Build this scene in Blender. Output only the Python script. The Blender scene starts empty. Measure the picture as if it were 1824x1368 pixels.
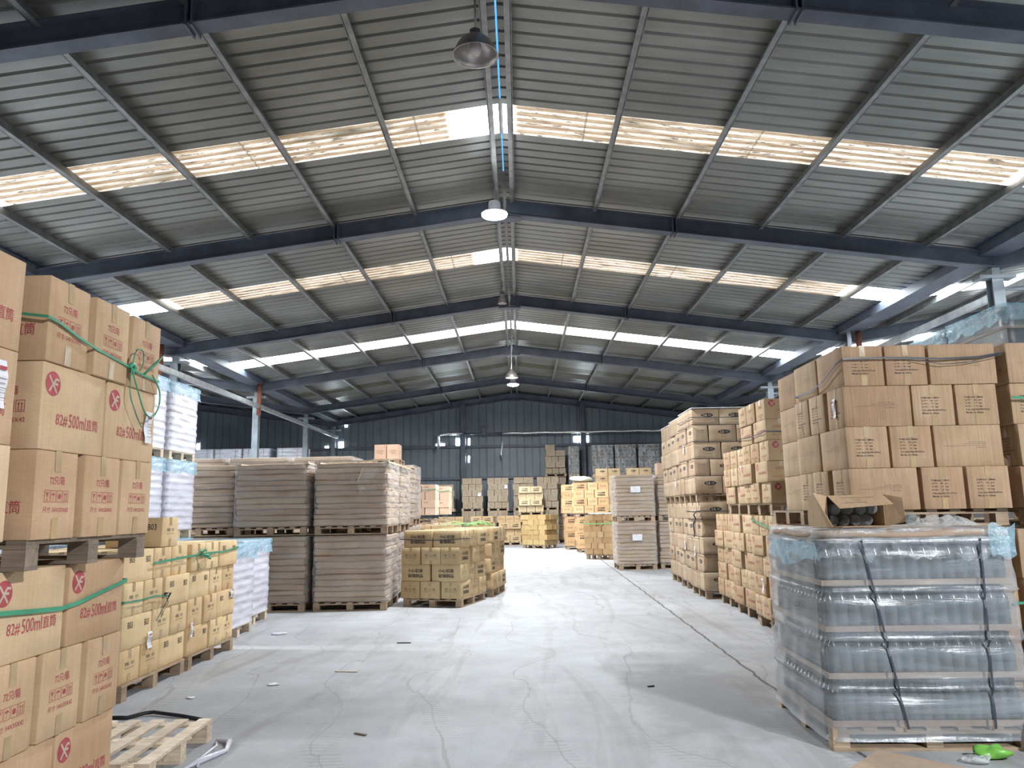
import bpy, math, random
from mathutils import Vector, Matrix
R = math.radians
random.seed(7)
sc = bpy.context.scene
COL = sc.collection

# ---------------------------------------------------------------- camera, world, exposure
CAM = Vector((0.17, 0.0, 1.5))
_p = math.atan((908 - 684) / 1380.0); _y = math.atan(10 / 1380.0); _r = 0.018
_f = Vector((-math.sin(_y) * math.cos(_p), math.cos(_y) * math.cos(_p), math.sin(_p)))
_rt = Vector((math.cos(_y), math.sin(_y), 0)); _u = _rt.cross(_f)
_x = _rt * math.cos(_r) - _u * math.sin(_r); _z = _rt * math.sin(_r) + _u * math.cos(_r)
cd = bpy.data.cameras.new('camera'); cam = bpy.data.objects.new('camera', cd); COL.objects.link(cam)
cd.sensor_width = 36.0; cd.lens = 1380 / 1824 * 36.0; cd.clip_end = 200
cam.matrix_world = Matrix(((_x.x, _z.x, -_f.x, CAM.x), (_x.y, _z.y, -_f.y, CAM.y), (_x.z, _z.z, -_f.z, CAM.z), (0, 0, 0, 1)))
sc.camera = cam
w = bpy.data.worlds.new('world'); sc.world = w; w.use_nodes = True
bg = w.node_tree.nodes['Background']; bg.inputs[0].default_value = (0.10, 0.42, 1.0, 1); bg.inputs[1].default_value = 0.5
vs = sc.view_settings; vs.view_transform = 'Standard'; vs.look = 'None'; vs.gamma = 1.0; vs.use_curve_mapping = False
vs.exposure = 1.62
try:
    sc.cycles.use_adaptive_sampling = True; sc.cycles.max_bounces = 7; sc.cycles.transparent_max_bounces = 12
    sc.cycles.sample_clamp_indirect = 4.0; sc.cycles.caustics_reflective = False; sc.cycles.caustics_refractive = False
except Exception: pass
LAMP_W = 235.0      # W of a lit high-bay lamp
SKY_E = 10.0        # brightness of the daylight coming through clean rooflight sheet

FR = [0.85, 7.05, 13.26, 19.47, 25.70, 31.80, 36.60]   # portal frames along the hall
GAB = 36.75; EAVE = 8.6; SL = 0.135; ZB = 6.71; ZR = 7.13
def zroof(x):      # underside of the roof sheet in the nave and the two side naves
    a = abs(x)
    return ZR - SL * (a if a <= EAVE else abs(2 * EAVE - a))

# ---------------------------------------------------------------- helpers
def tag(o, label=None, cat=None, group=None, kind=None):
    if label: o['label'] = label
    if cat: o['category'] = cat
    if group: o['group'] = group
    if kind: o['kind'] = kind
    return o
def empty(name, loc=(0, 0, 0), rz=0.0, label=None, cat=None, group=None):
    o = bpy.data.objects.new(name, None); COL.objects.link(o)
    o.location = loc; o.rotation_euler = (0, 0, rz); o.empty_display_size = 0.1
    return tag(o, label, cat, group)
def smooth(pts, k=5):
    p = [Vector(q) for q in pts]; p = [p[0]] + p + [p[-1]]; out = []
    for i in range(1, len(p) - 2):
        for j in range(k):
            t = j / k; a, b, c, d = p[i-1], p[i], p[i+1], p[i+2]
            out.append(0.5 * ((2*b) + (c-a)*t + (2*a - 5*b + 4*c - d)*t*t + (3*b - a - 3*c + d)*t*t*t))
    return out + [p[-2]]
class MB:
    def __init__(s): s.v = []; s.f = []; s.m = []; s.sm = []
    def add(s, vs, fs, mi=0, sm=False):
        b = len(s.v); s.v += [tuple(v) for v in vs]
        for f in fs: s.f.append(tuple(i + b for i in f)); s.m.append(mi); s.sm.append(sm)
        return s
    def box(s, x0, x1, y0, y1, z0, z1, mi=0):
        return s.add([(x0,y0,z0),(x1,y0,z0),(x1,y1,z0),(x0,y1,z0),(x0,y0,z1),(x1,y0,z1),(x1,y1,z1),(x0,y1,z1)],
                     [(0,3,2,1),(4,5,6,7),(0,1,5,4),(1,2,6,5),(2,3,7,6),(3,0,4,7)], mi)
    def hexa(s, p, mi=0):
        return s.add(p, [(0,3,2,1),(4,5,6,7),(0,1,5,4),(1,2,6,5),(2,3,7,6),(3,0,4,7)], mi)
    def bar(s, a, b, w, h, mi=0):     # rectangular bar from a to b
        a = Vector(a); b = Vector(b); d = (b - a).normalized()
        up = Vector((0, 0, 1)) if abs(d.z) < 0.95 else Vector((0, 1, 0))
        r = d.cross(up).normalized() * (w / 2); u = r.cross(d).normalized() * (h / 2)
        return s.hexa([a-r-u, a+r-u, b+r-u, b-r-u, a-r+u, a+r+u, b+r+u, b-r+u], mi)
    def tube(s, pts, rad, n=8, mi=0, cap=True):
        pts = [Vector(p) for p in pts]; rings = []
        for i, p in enumerate(pts):
            d = (pts[min(i+1, len(pts)-1)] - pts[max(i-1, 0)]).normalized()
            up = Vector((0, 0, 1)) if abs(d.z) < 0.9 else Vector((0, 1, 0))
            r = d.cross(up).normalized(); u = r.cross(d).normalized()
            rr = rad[i] if isinstance(rad, (list, tuple)) else rad
            rings.append([p + (r * math.cos(t) + u * math.sin(t)) * rr for t in [2*math.pi*k/n for k in range(n)]])
        vs = [v for rg in rings for v in rg]; fs = []
        for i in range(len(pts)-1):
            for k in range(n): fs.append((i*n+k, i*n+(k+1)%n, (i+1)*n+(k+1)%n, (i+1)*n+k))
        if cap: fs += [tuple(reversed(range(n))), tuple(range((len(pts)-1)*n, len(pts)*n))]
        return s.add(vs, fs, mi, True)
    def lathe(s, prof, n=24, mi=0, c=(0, 0, 0)):
        vs = [(c[0]+r*math.cos(2*math.pi*k/n), c[1]+r*math.sin(2*math.pi*k/n), c[2]+z) for r, z in prof for k in range(n)]
        fs = [(i*n+k, i*n+(k+1)%n, (i+1)*n+(k+1)%n, (i+1)*n+k) for i in range(len(prof)-1) for k in range(n)]
        return s.add(vs, fs, mi, True)
    def mesh(s, name, mats):
        me = bpy.data.meshes.new(name); me.from_pydata(s.v, [], s.f)
        for m in (mats if isinstance(mats, (list, tuple)) else [mats]): me.materials.append(m)
        me.polygons.foreach_set('material_index', s.m); me.polygons.foreach_set('use_smooth', s.sm)
        me.update(); return me
    def build(s, name, mats, parent=None, loc=None, rz=None):
        return inst(name, s.mesh(name, mats), parent, loc, rz)
def inst(name, me, parent=None, loc=None, rz=None):
    o = bpy.data.objects.new(name, me); COL.objects.link(o)
    if parent: o.parent = parent
    if loc is not None: o.location = loc
    if rz is not None: o.rotation_euler = (0, 0, rz)
    return o
def struct(name, mb, mats): return tag(mb.build(name, mats), kind='structure')
def copy_tree(o, parent=None):
    c = o.copy(); COL.objects.link(c)
    if parent: c.parent = parent
    for ch in list(o.children): copy_tree(ch, c)
    return c

# ---------------------------------------------------------------- materials
class NT:
    def __init__(s, name):
        s.m = bpy.data.materials.new(name); s.m.use_nodes = True; s.t = s.m.node_tree; s.t.nodes.clear()
        s.out = s.n('ShaderNodeOutputMaterial')
    def n(s, typ, ins=None, **kw):
        nd = s.t.nodes.new(typ)
        for k, v in kw.items(): setattr(nd, k, v)
        for k, v in (ins or {}).items():
            if isinstance(v, tuple) and len(v) == 2 and hasattr(v[0], 'outputs'): s.t.links.new(v[0].outputs[v[1]], nd.inputs[k])
            elif hasattr(v, 'outputs'): s.t.links.new(v.outputs[0], nd.inputs[k])
            else: nd.inputs[k].default_value = v
        return nd
    def noise(s, co, sc_, det=3, rough=0.55, dis=0.0):
        return s.n('ShaderNodeTexNoise', {'Vector': co, 'Scale': sc_, 'Detail': det, 'Roughness': rough, 'Distortion': dis})
    def map(s, co, scale=(1,1,1), loc=(0,0,0)):
        return s.n('ShaderNodeMapping', {'Vector': co, 'Scale': scale, 'Location': loc})
    def ramp(s, fac, stops):
        r = s.n('ShaderNodeValToRGB', {'Fac': fac}); e = r.color_ramp.elements
        while len(e) < len(stops): e.new(0.5)
        for i, (p, c) in enumerate(stops):
            e[i].position = p; e[i].color = (c, c, c, 1) if isinstance(c, (int, float)) else (*c, 1)
        return r
    def mix(s, fac, a, b, mode='MIX'):
        m = s.n('ShaderNodeMix', data_type='RGBA', blend_type=mode)
        for k, v in ((0, fac), (6, a), (7, b)):
            if hasattr(v, 'outputs'): s.t.links.new(v.outputs[0], m.inputs[k])
            elif isinstance(v, tuple) and hasattr(v[0], 'outputs'): s.t.links.new(v[0].outputs[v[1]], m.inputs[k])
            else: m.inputs[k].default_value = v if k == 0 else (*v, 1)
        return (m, 2)
    def math(s, op, a, b=0.0, c=None, clamp=False):
        ins = {0: a, 1: b}
        if c is not None: ins[2] = c
        return s.n('ShaderNodeMath', ins, operation=op, use_clamp=clamp)
    def done(s, sh):
        s.t.links.new(sh.outputs[0], s.out.inputs[0]); return s.m
def plain(name, col, rough=0.6, metal=0.0, bump=0.0, var=0.08, scale=8.0, emis=0.0, spec=0.5):
    t = NT(name); tc = t.n('ShaderNodeTexCoord'); nz = t.noise((tc, 3), scale, 4)
    c = t.mix(t.ramp(nz, [(0.3, 0.0), (0.7, 1.0)]), tuple(x * (1 - var * 2) for x in col), tuple(min(1, x * (1 + var)) for x in col))
    ins = {'Base Color': c, 'Roughness': rough, 'Metallic': metal, 'Specular IOR Level': spec}
    if emis: ins['Emission Color'] = (*col, 1); ins['Emission Strength'] = emis
    b = t.n('ShaderNodeBsdfPrincipled', ins)
    if bump: 
        bp = t.n('ShaderNodeBump', {'Height': t.noise((tc, 3), scale * 6, 3), 'Strength': bump, 'Distance': 0.01})
        t.t.links.new(bp.outputs[0], b.inputs['Normal'])
    return t.done(b)
def cardboard(name, col, var=0.10, sat=1.0, fl=0.14):
    t = NT(name); tc = t.n('ShaderNodeTexCoord'); oi = t.n('ShaderNodeObjectInfo')
    off = t.n('ShaderNodeVectorMath', {0: (tc, 3), 1: (oi, 0)}, operation='ADD')
    big = t.noise(off, 3.0, 3); fib = t.noise(t.map(off, (14, 14, 160)), 2.2, 3)
    flute = t.noise(t.map(off, (70, 70, 1.2)), 1.0, 3)
    hi = tuple(min(1, x * (1 + var)) for x in col); lo = tuple(x * (1 - var) * m for x, m in zip(col, (1.0, 0.97, 0.92)))
    c = t.mix(t.ramp(big, [(0.3, 0.0), (0.7, 1.0)]), lo, hi)
    c = t.mix(0.22, c, t.ramp(fib, [(0.3, (0.45,)*3), (0.7, (1,)*3)]), 'MULTIPLY')
    c = t.mix(fl, c, t.ramp(flute, [(0.35, (0.5,)*3), (0.6, (1,)*3)]), 'MULTIPLY')
    hs = t.n('ShaderNodeHueSaturation', {'Color': c, 'Value': t.math('MULTIPLY_ADD', (oi, 5), 0.20, 0.90),
             'Hue': t.math('MULTIPLY_ADD', (oi, 5), 0.012, 0.494), 'Saturation': t.math('MULTIPLY_ADD', (oi, 5), -0.12, 1.14 * sat)})
    bp = t.n('ShaderNodeBump', {'Height': fib, 'Strength': 0.12, 'Distance': 0.004})
    bp2 = t.n('ShaderNodeBump', {'Height': big, 'Strength': 0.35, 'Distance': 0.02, 'Normal': bp})
    return t.done(t.n('ShaderNodeBsdfPrincipled', {'Base Color': hs, 'Roughness': 0.82, 'Specular IOR Level': 0.25, 'Normal': bp2}))
def film(name, col, dens=0.35, spread=0.35, stretch=(1.2, 1.2, 9.0), scale=2.2, rough=0.22, bs=1.0):
    t = NT(name); tc = t.n('ShaderNodeTexCoord'); oi = t.n('ShaderNodeObjectInfo')
    off = t.n('ShaderNodeVectorMath', {0: (tc, 3), 1: (oi, 0)}, operation='ADD')
    a = t.noise(t.map(off, stretch), scale, 5, 0.65, 0.6); b = t.noise(off, 14.0, 3, 0.6, 1.2)
    fac = t.ramp(a, [(0.3, dens - spread * 0.6), (0.72, min(0.95, dens + spread))])
    lw = t.n('ShaderNodeLayerWeight', {'Blend': 0.25})
    fc = t.math('ADD', fac, t.math('MULTIPLY', (lw, 1), 0.35), clamp=True)
    bp = t.n('ShaderNodeBump', {'Height': a, 'Strength': 0.9 * bs, 'Distance': 0.03})
    bp2 = t.n('ShaderNodeBump', {'Height': b, 'Strength': 0.5 * bs, 'Distance': 0.01, 'Normal': bp})
    pb = t.n('ShaderNodeBsdfPrincipled', {'Base Color': (*col, 1), 'Roughness': rough, 'Specular IOR Level': 0.9, 'Normal': bp2})
    tr = t.n('ShaderNodeBsdfTransparent')
    return t.done(t.n('ShaderNodeMixShader', {0: fc, 1: tr, 2: pb}))
def wood(name, col):
    t = NT(name); tc = t.n('ShaderNodeTexCoord'); oi = t.n('ShaderNodeObjectInfo')
    off = t.n('ShaderNodeVectorMath', {0: (tc, 3), 1: (oi, 0)}, operation='ADD')
    g = t.noise(t.map(off, (3, 60, 60)), 1.0, 4, 0.6, 0.5); s2 = t.noise(off, 7.0, 4)
    c = t.mix(t.ramp(g, [(0.3, 0.0), (0.7, 1.0)]), tuple(x * 0.62 for x in col), col)
    c = t.mix(0.5, c, t.ramp(s2, [(0.35, (0.55, 0.5, 0.45)), (0.6, (1, 1, 1))]), 'MULTIPLY')
    hs = t.n('ShaderNodeHueSaturation', {'Color': c, 'Value': t.math('MULTIPLY_ADD', (oi, 5), 0.35, 0.8)})
    bp = t.n('ShaderNodeBump', {'Height': g, 'Strength': 0.3, 'Distance': 0.004})
    return t.done(t.n('ShaderNodeBsdfPrincipled', {'Base Color': hs, 'Roughness': 0.75, 'Normal': bp}))
def roofmat():
    t = NT('roof_sheet_paint'); tc = t.n('ShaderNodeTexCoord')
    big = t.noise(t.map((tc, 3), (0.5, 0.8, 1)), 1.0, 4); sm = t.noise(t.map((tc, 3), (0.8, 9, 1)), 1.0, 4, 0.6)
    c = t.mix(t.ramp(big, [(0.35, 0.0), (0.68, 1.0)]), (0.15, 0.148, 0.132), (0.245, 0.245, 0.225))
    c = t.mix(0.45, c, t.ramp(sm, [(0.3, (0.62,)*3), (0.62, (1,)*3)]), 'MULTIPLY')
    bp = t.n('ShaderNodeBump', {'Height': sm, 'Strength': 0.12, 'Distance': 0.02})
    return t.done(t.n('ShaderNodeBsdfPrincipled', {'Base Color': c, 'Roughness': 0.38, 'Metallic': 0.2, 'Specular IOR Level': 0.6, 'Normal': bp}))
def wallmat():
    t = NT('wall_sheet_paint'); tc = t.n('ShaderNodeTexCoord')
    big = t.noise((tc, 3), 0.5, 4); sm = t.noise(t.map((tc, 3), (6, 6, 0.5)), 1.0, 4)
    c = t.mix(t.ramp(big, [(0.3, 0.0), (0.7, 1.0)]), (0.115, 0.14, 0.16), (0.18, 0.21, 0.235))
    c = t.mix(0.4, c, t.ramp(sm, [(0.3, (0.7,)*3), (0.7, (1,)*3)]), 'MULTIPLY')
    return t.done(t.n('ShaderNodeBsdfPrincipled', {'Base Color': c, 'Roughness': 0.5}))
def skylight(name, dirt, fade):
    # translucent rooflight sheet with daylight coming through, mottled with brown dirt
    t = NT(name); tc = t.n('ShaderNodeTexCoord'); sp = t.n('ShaderNodeSeparateXYZ', {0: (tc, 3)})
    n1 = t.noise(t.map((tc, 3), (0.8, 20, 1)), 1.0, 6, 0.72, 0.3); n2 = t.noise(t.map((tc, 3), (0.55, 1.2, 1)), 1.0, 3)
    n3 = t.noise(t.map((tc, 3), (4, 42, 1)), 1.0, 5, 0.75)
    # the sheet is cleaner at both ends, by the ridge cap and by the gutter
    ax = t.math('ABSOLUTE', (sp, 0)); e1 = t.math('MULTIPLY', t.math('SUBTRACT', fade, ax), 1.6, clamp=True)
    e2 = t.math('MULTIPLY', t.math('SUBTRACT', ax, 7.35), 3.0, clamp=True)
    clean = t.math('ADD', e1, e2, clamp=True)
    d = t.math('MULTIPLY', t.math('SUBTRACT', 1.0, clean), dirt)
    rib = t.math('ABSOLUTE', t.math('SINE', t.math('MULTIPLY', t.math('ADD', (sp, 1), t.math('MULTIPLY', n2, 0.05)), 18.5)))
    c = t.mix(t.ramp(n1, [(0.36, 0.0), (0.64, 1.0)]), (0.25, 0.15, 0.075), (0.66, 0.52, 0.36))
    c = t.mix(t.ramp(t.math('MULTIPLY', rib, t.math('ADD', n1, 0.45)), [(0.62, 0.0), (0.95, 0.9)]), c, (1.0, 0.97, 0.9))
    c = t.mix(t.ramp(n3, [(0.38, 0.85), (0.47, 0.0)]), c, (0.07, 0.045, 0.025))
    c = t.mix(t.ramp(n2, [(0.30, 0.8), (0.42, 0.0)]), c, (0.09, 0.075, 0.035))
    lap = t.math('ABSOLUTE', t.math('SUBTRACT', t.math('FRACT', t.math('MULTIPLY', (sp, 0), 0.41)), 0.5))
    c = t.mix(t.ramp(lap, [(0.004, 0.6), (0.008, 0.0)]), c, (0.12, 0.09, 0.05))
    c = t.mix(t.math('SUBTRACT', 1.0, d), c, (0.86, 0.95, 1.0))
    st = t.n('ShaderNodeMath', {0: t.math('SUBTRACT', 1.0, d), 1: SKY_E * 1.0, 2: SKY_E * 0.028}, operation='MULTIPLY_ADD')
    em = t.n('ShaderNodeEmission', {'Color': c, 'Strength': st})
    pb = t.n('ShaderNodeBsdfPrincipled', {'Base Color': c, 'Roughness': 0.4})
    return t.done(t.n('ShaderNodeAddShader', {0: em, 1: pb}))
def floormat():
    t = NT('concrete_floor'); tc = t.n('ShaderNodeTexCoord'); co = (tc, 3); sp = t.n('ShaderNodeSeparateXYZ', {0: co})
    n1 = t.noise(co, 0.35, 5, 0.6); n2 = t.noise(co, 2.4, 6, 0.65); n3 = t.noise(t.map(co, (1.6, 0.22, 1)), 1.0, 5, 0.6, 1.4)
    n4 = t.noise(co, 60.0, 3)
    c = t.mix(t.ramp(n1, [(0.35, 0.0), (0.65, 1.0)]), (0.345, 0.35, 0.36), (0.455, 0.47, 0.50))
    c = t.mix(0.5, c, t.ramp(n2, [(0.3, (0.66, 0.65, 0.63)), (0.65, (1, 1, 1))]), 'MULTIPLY')
    c = t.mix(0.55, c, t.ramp(n3, [(0.34, (0.66, 0.62, 0.58)), (0.48, (1, 0.99, 0.97)), (0.72, (0.86, 0.87, 0.89))]), 'MULTIPLY')
    c = t.mix(0.16, c, t.ramp(n4, [(0.4, (0.6,)*3), (0.6, (1,)*3)]), 'MULTIPLY')
    # tyre tracks: lengthwise bands that wander, carrying a fine cross tread
    wob = t.noise(t.map(co, (0.15, 0.25, 1)), 1.0, 2)
    xx = t.math('ADD', (sp, 0), t.math('MULTIPLY_ADD', wob, 3.4, -1.7)); xx2 = t.math('ADD', xx, t.math('MULTIPLY', (sp, 1), 0.10))
    band = t.math('GREATER_THAN', t.math('SINE', t.math('MULTIPLY', xx2, 7.5)), 0.62)
    tread = t.math('SINE', t.math('ADD', t.math('MULTIPLY', (sp, 1), 95.0), t.math('MULTIPLY', t.noise(co, 3.0, 2), 14.0)))
    tr = t.math('MULTIPLY', t.math('MULTIPLY', band, t.math('GREATER_THAN', tread, 0.3)), t.ramp(t.noise(co, 1.1, 2), [(0.42, 0.0), (0.6, 1.0)]))
    c = t.mix(t.math('MULTIPLY', tr, 0.36), c, (0.22, 0.21, 0.20))
    line = t.math('ABSOLUTE', t.math('SUBTRACT', t.math('FRACT', t.math('MULTIPLY', t.math('ADD', xx2, t.math('MULTIPLY', n3, 0.5)), 1.15)), 0.5))
    c = t.mix(t.math('MULTIPLY', t.math('LESS_THAN', line, 0.012), 0.40), c, (0.2, 0.19, 0.18))
    # darker patch with a ragged edge
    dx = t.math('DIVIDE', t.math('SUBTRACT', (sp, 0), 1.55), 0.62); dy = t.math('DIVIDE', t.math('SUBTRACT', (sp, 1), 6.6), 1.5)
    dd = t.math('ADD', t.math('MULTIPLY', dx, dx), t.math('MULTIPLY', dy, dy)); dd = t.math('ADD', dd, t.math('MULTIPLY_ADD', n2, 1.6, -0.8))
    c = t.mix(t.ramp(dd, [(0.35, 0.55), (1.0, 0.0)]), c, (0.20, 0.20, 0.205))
    # construction joint running along the right of the aisle
    jx = t.math('SUBTRACT', (sp, 0), t.math('MULTIPLY_ADD', (sp, 1), 0.0175, 2.125))
    jx = t.math('ABSOLUTE', t.math('ADD', jx, t.math('MULTIPLY_ADD', t.noise(co, 2.6, 5, 0.7), 0.10, -0.05)))
    c = t.mix(t.ramp(jx, [(0.006, 0.92), (0.020, 0.0)]), c, (0.05, 0.05, 0.048))
    jy = t.math('ABSOLUTE', t.math('SUBTRACT', (sp, 1), t.math('MULTIPLY_ADD', t.noise(co, 1.2, 4), 0.25, 11.2)))
    c = t.mix(t.ramp(jy, [(0.004, 0.3), (0.02, 0.0)]), c, (0.12, 0.12, 0.12))
    bp = t.n('ShaderNodeBump', {'Height': n2, 'Strength': 0.2, 'Distance': 0.01})
    ro = t.ramp(n1, [(0.3, 0.62), (0.7, 0.8)])
    return t.done(t.n('ShaderNodeBsdfPrincipled', {'Base Color': c, 'Roughness': ro, 'Specular IOR Level': 0.35, 'Normal': bp}))

M = dict(
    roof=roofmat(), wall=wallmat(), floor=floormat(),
    steel=plain('painted_steel', (0.085, 0.095, 0.125), 0.55, 0.0, 0.2, 0.2, 2.0),
    steel2=plain('grey_steel', (0.21, 0.235, 0.26), 0.5, 0.1, 0.2, 0.15, 3.0),
    galv=plain('galvanised_steel', (0.44, 0.45, 0.46), 0.38, 0.5, 0.15, 0.15, 5.0),
    purl=plain('dull_purlin_steel', (0.22, 0.225, 0.225), 0.42, 0.35, 0.15, 0.18, 5.0),
    foil=plain('foil_lagging', (0.75, 0.76, 0.78), 0.22, 0.9, 1.0, 0.1, 12.0),
    rust=plain('rusty_red_paint', (0.22, 0.07, 0.04), 0.7, 0, 0.3, 0.2, 6.0),
    sky_a=skylight('rooflight_dirty', 1.0, 0.8), sky_r=skylight('rooflight_stained', 1.0, 0.25), sky_b=skylight('rooflight_worn', 0.97, 0.5), sky_c=skylight('rooflight_clean', 0.55, 0.9),
    sky_off=plain('rooflight_unlit', (0.09, 0.085, 0.05), 0.4, 0, 0.2, 0.25, 3.0),
    gap=plain('daylight_gap', (0.80, 0.92, 1.0), 0.5, emis=26.0),
    k82=cardboard('cardboard_tan', (0.60, 0.43, 0.285)), kb=cardboard('cardboard_straw', (0.72, 0.54, 0.335)),
    kx=cardboard('cardboard_khaki', (0.55, 0.42, 0.26)), ki=cardboard('cardboard_brown', (0.50, 0.36, 0.245), fl=0.34),
    kp=cardboard('cardboard_pale_brown', (0.50, 0.37, 0.245)), kj=cardboard('cardboard_kraft', (0.52, 0.40, 0.29)),
    ko=cardboard('cardboard_orange', (0.58, 0.40, 0.235)), kt=cardboard('cardboard_olive', (0.44, 0.33, 0.175)), kk=cardboard('cardboard_pinkish', (0.60, 0.43, 0.33)),
    ky=cardboard('cardboard_yellowish', (0.66, 0.56, 0.38)), kg=cardboard('cardboard_tan_shaded', (0.40, 0.34, 0.26)),  # kg: tan board greyed and darkened to stand for weaker light
    sheet=cardboard('cardboard_sheets', (0.46, 0.35, 0.25), 0.14), tray=cardboard('tray_board', (0.40, 0.31, 0.24)),
    tape=plain('parcel_tape', (0.44, 0.31, 0.16), 0.22, 0, 0, 0.1, 10.0, spec=0.8),
    red=plain('red_ink', (0.42, 0.075, 0.085), 0.8, var=0.12, scale=30), red2=plain('faded_red_ink', (0.38, 0.12, 0.09), 0.8),
    ink=plain('black_ink', (0.035, 0.03, 0.03), 0.8), ink2=plain('faded_black_ink', (0.13, 0.10, 0.085), 0.8),
    paper=plain('white_paper', (0.80, 0.80, 0.84), 0.7), cream=plain('unprinted_board', (0.52, 0.42, 0.32), 0.8),
    wood=wood('pallet_wood', (0.50, 0.37, 0.25)), woodg=wood('weathered_pallet_wood', (0.30, 0.23, 0.17)), woodw=wood('pale_pallet_wood', (0.80, 0.66, 0.50)),
    film=film('stretch_film', (0.80, 0.78, 0.78), 0.13, 0.20, (0.8, 0.8, 7.0), 2.0, 0.3), film_w=film('milky_stretch_film', (0.80, 0.80, 0.90), 0.50, 0.3, (0.8, 0.8, 6), 1.6, 0.2, 0.45),
    film_g=film('clear_stretch_film', (0.42, 0.455, 0.49), 0.29, 0.24, (0.5, 0.5, 6), 1.2, 0.3, 0.45), film_b=film('blue_film', (0.40, 0.68, 0.82), 0.30, 0.26, (2, 2, 2), 4.0),
    film_d=film('dull_stretch_film', (0.75, 0.77, 0.78), 0.20, 0.42, (5, 5, 1.6), 2.2, 0.10),
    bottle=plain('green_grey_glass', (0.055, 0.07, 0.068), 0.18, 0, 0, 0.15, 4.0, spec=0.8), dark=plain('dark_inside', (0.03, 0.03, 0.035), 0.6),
    strap_g=plain('green_strap', (0.05, 0.30, 0.17), 0.4), strap_d=plain('dark_strap', (0.035, 0.04, 0.06), 0.4), strap_l=plain('light_green_strap', (0.30, 0.62, 0.25), 0.5),
    rope=plain('pale_rope', (0.5, 0.48, 0.42), 0.8), black=plain('black_plastic', (0.015, 0.015, 0.02), 0.5),
    alu=plain('spun_aluminium', (0.42, 0.38, 0.36), 0.35, 0.75, 0, 0.15, 6.0), bulb=plain('frosted_bulb', (0.55, 0.5, 0.48), 0.5),
    lit=plain('lit_lamp_glass', (0.88, 0.95, 1.0), 0.3, emis=40.0), sack=plain('pale_green_sacking', (0.40, 0.46, 0.40), 0.7, 0, 0.6),
    green=plain('green_bag', (0.16, 0.42, 0.06), 0.4), glassl=film('thin_bottle_glass', (0.40, 0.44, 0.44), 0.22, 0.3, (3, 3, 3), 3.0, 0.05),
)

# ---------------------------------------------------------------- building shell
def sheet_profile(y0, y1, pitch=0.25, rib=0.04, depth=0.036):
    pts = []; y = y0
    while y < y1 - 1e-4:
        e = min(y + pitch, y1)
        for a, d in ((0, 0), (pitch - rib - 0.02, 0), (pitch - rib, depth), (pitch - 0.02, depth)):
            if y + a <= e: pts.append((y + a, d))
        y += pitch
    pts.append((y1, 0)); return pts
def roof_slope(xa, xb, y0, y1, name, mat, seg=1, pitch=0.25, extra=0.0):
    pr = sheet_profile(y0, y1, pitch); m = MB(); n = len(pr); vs = []
    for i in range(seg + 1):
        x = xa + (xb - xa) * i / seg
        vs += [(x, y, zroof(x) + d + extra) for y, d in pr]
    fs = [(i*n+k, i*n+k+1, (i+1)*n+k+1, (i+1)*n+k) for i in range(seg) for k in range(n-1)]
    m.add(vs, fs); return struct(name, m, mat)
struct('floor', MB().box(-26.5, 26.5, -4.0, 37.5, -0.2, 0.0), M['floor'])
SKYL = [(3.85, 4.70), (10.10, 10.95), (16.15, 17.0), (22.75, 23.75), (29.25, 30.1)]
wn = 1
for (xa, xb) in ((-0.010, -8.5), (0.012, 8.5), (-8.72, -17.19), (8.72, 17.19), (-17.21, -25.8), (17.21, 25.8)):
    nave = abs(xa) < 1; y = -4.0
    for k, (s0, s1) in enumerate(SKYL + [(GAB + 0.1, GAB + 0.2)]):
        roof_slope(xa, xb, y, s0, 'ceiling', M['roof'])
        if s0 < GAB:
            mt = [M['sky_off'], M['sky_a'], M['sky_a'], M['sky_b'], M['sky_off']][k]  # first row kept unlit to hold light off the viewer-facing sides
            if nave and xa > 0 and k in (1, 2): mt = M['sky_r']
            if abs(xa) > 16: mt = M['sky_off']
            elif not nave: mt = M['sky_c'] if 0 < k < 4 else M['sky_off']
            if k == 3 and nave: mt = M['sky_c']
            roof_slope(xa, xb, s0, s1, 'window_%d' % wn, mt, 6, 0.17); wn += 1
        y = s1
for k, (y0, y1) in enumerate(((-4, -0.5), (9.95, 10.95), (12.3, GAB))):
    struct('trim_%d' % (k + 1), MB().hexa([(-.03, y0, zroof(.03) - .004), (0, y0, ZR - .004), (0, y1, ZR - .004), (-.03, y1, zroof(.03) - .004), (-.03, y0, zroof(.03)), (0, y0, ZR), (0, y1, ZR), (-.03, y1, zroof(.03))]).hexa([(0, y0, ZR - .004), (.03, y0, zroof(.03) - .004), (.03, y1, zroof(.03) - .004), (0, y1, ZR - .004), (0, y0, ZR), (.03, y0, zroof(.03)), (.03, y1, zroof(.03)), (0, y1, ZR)]), M['roof'])
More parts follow.
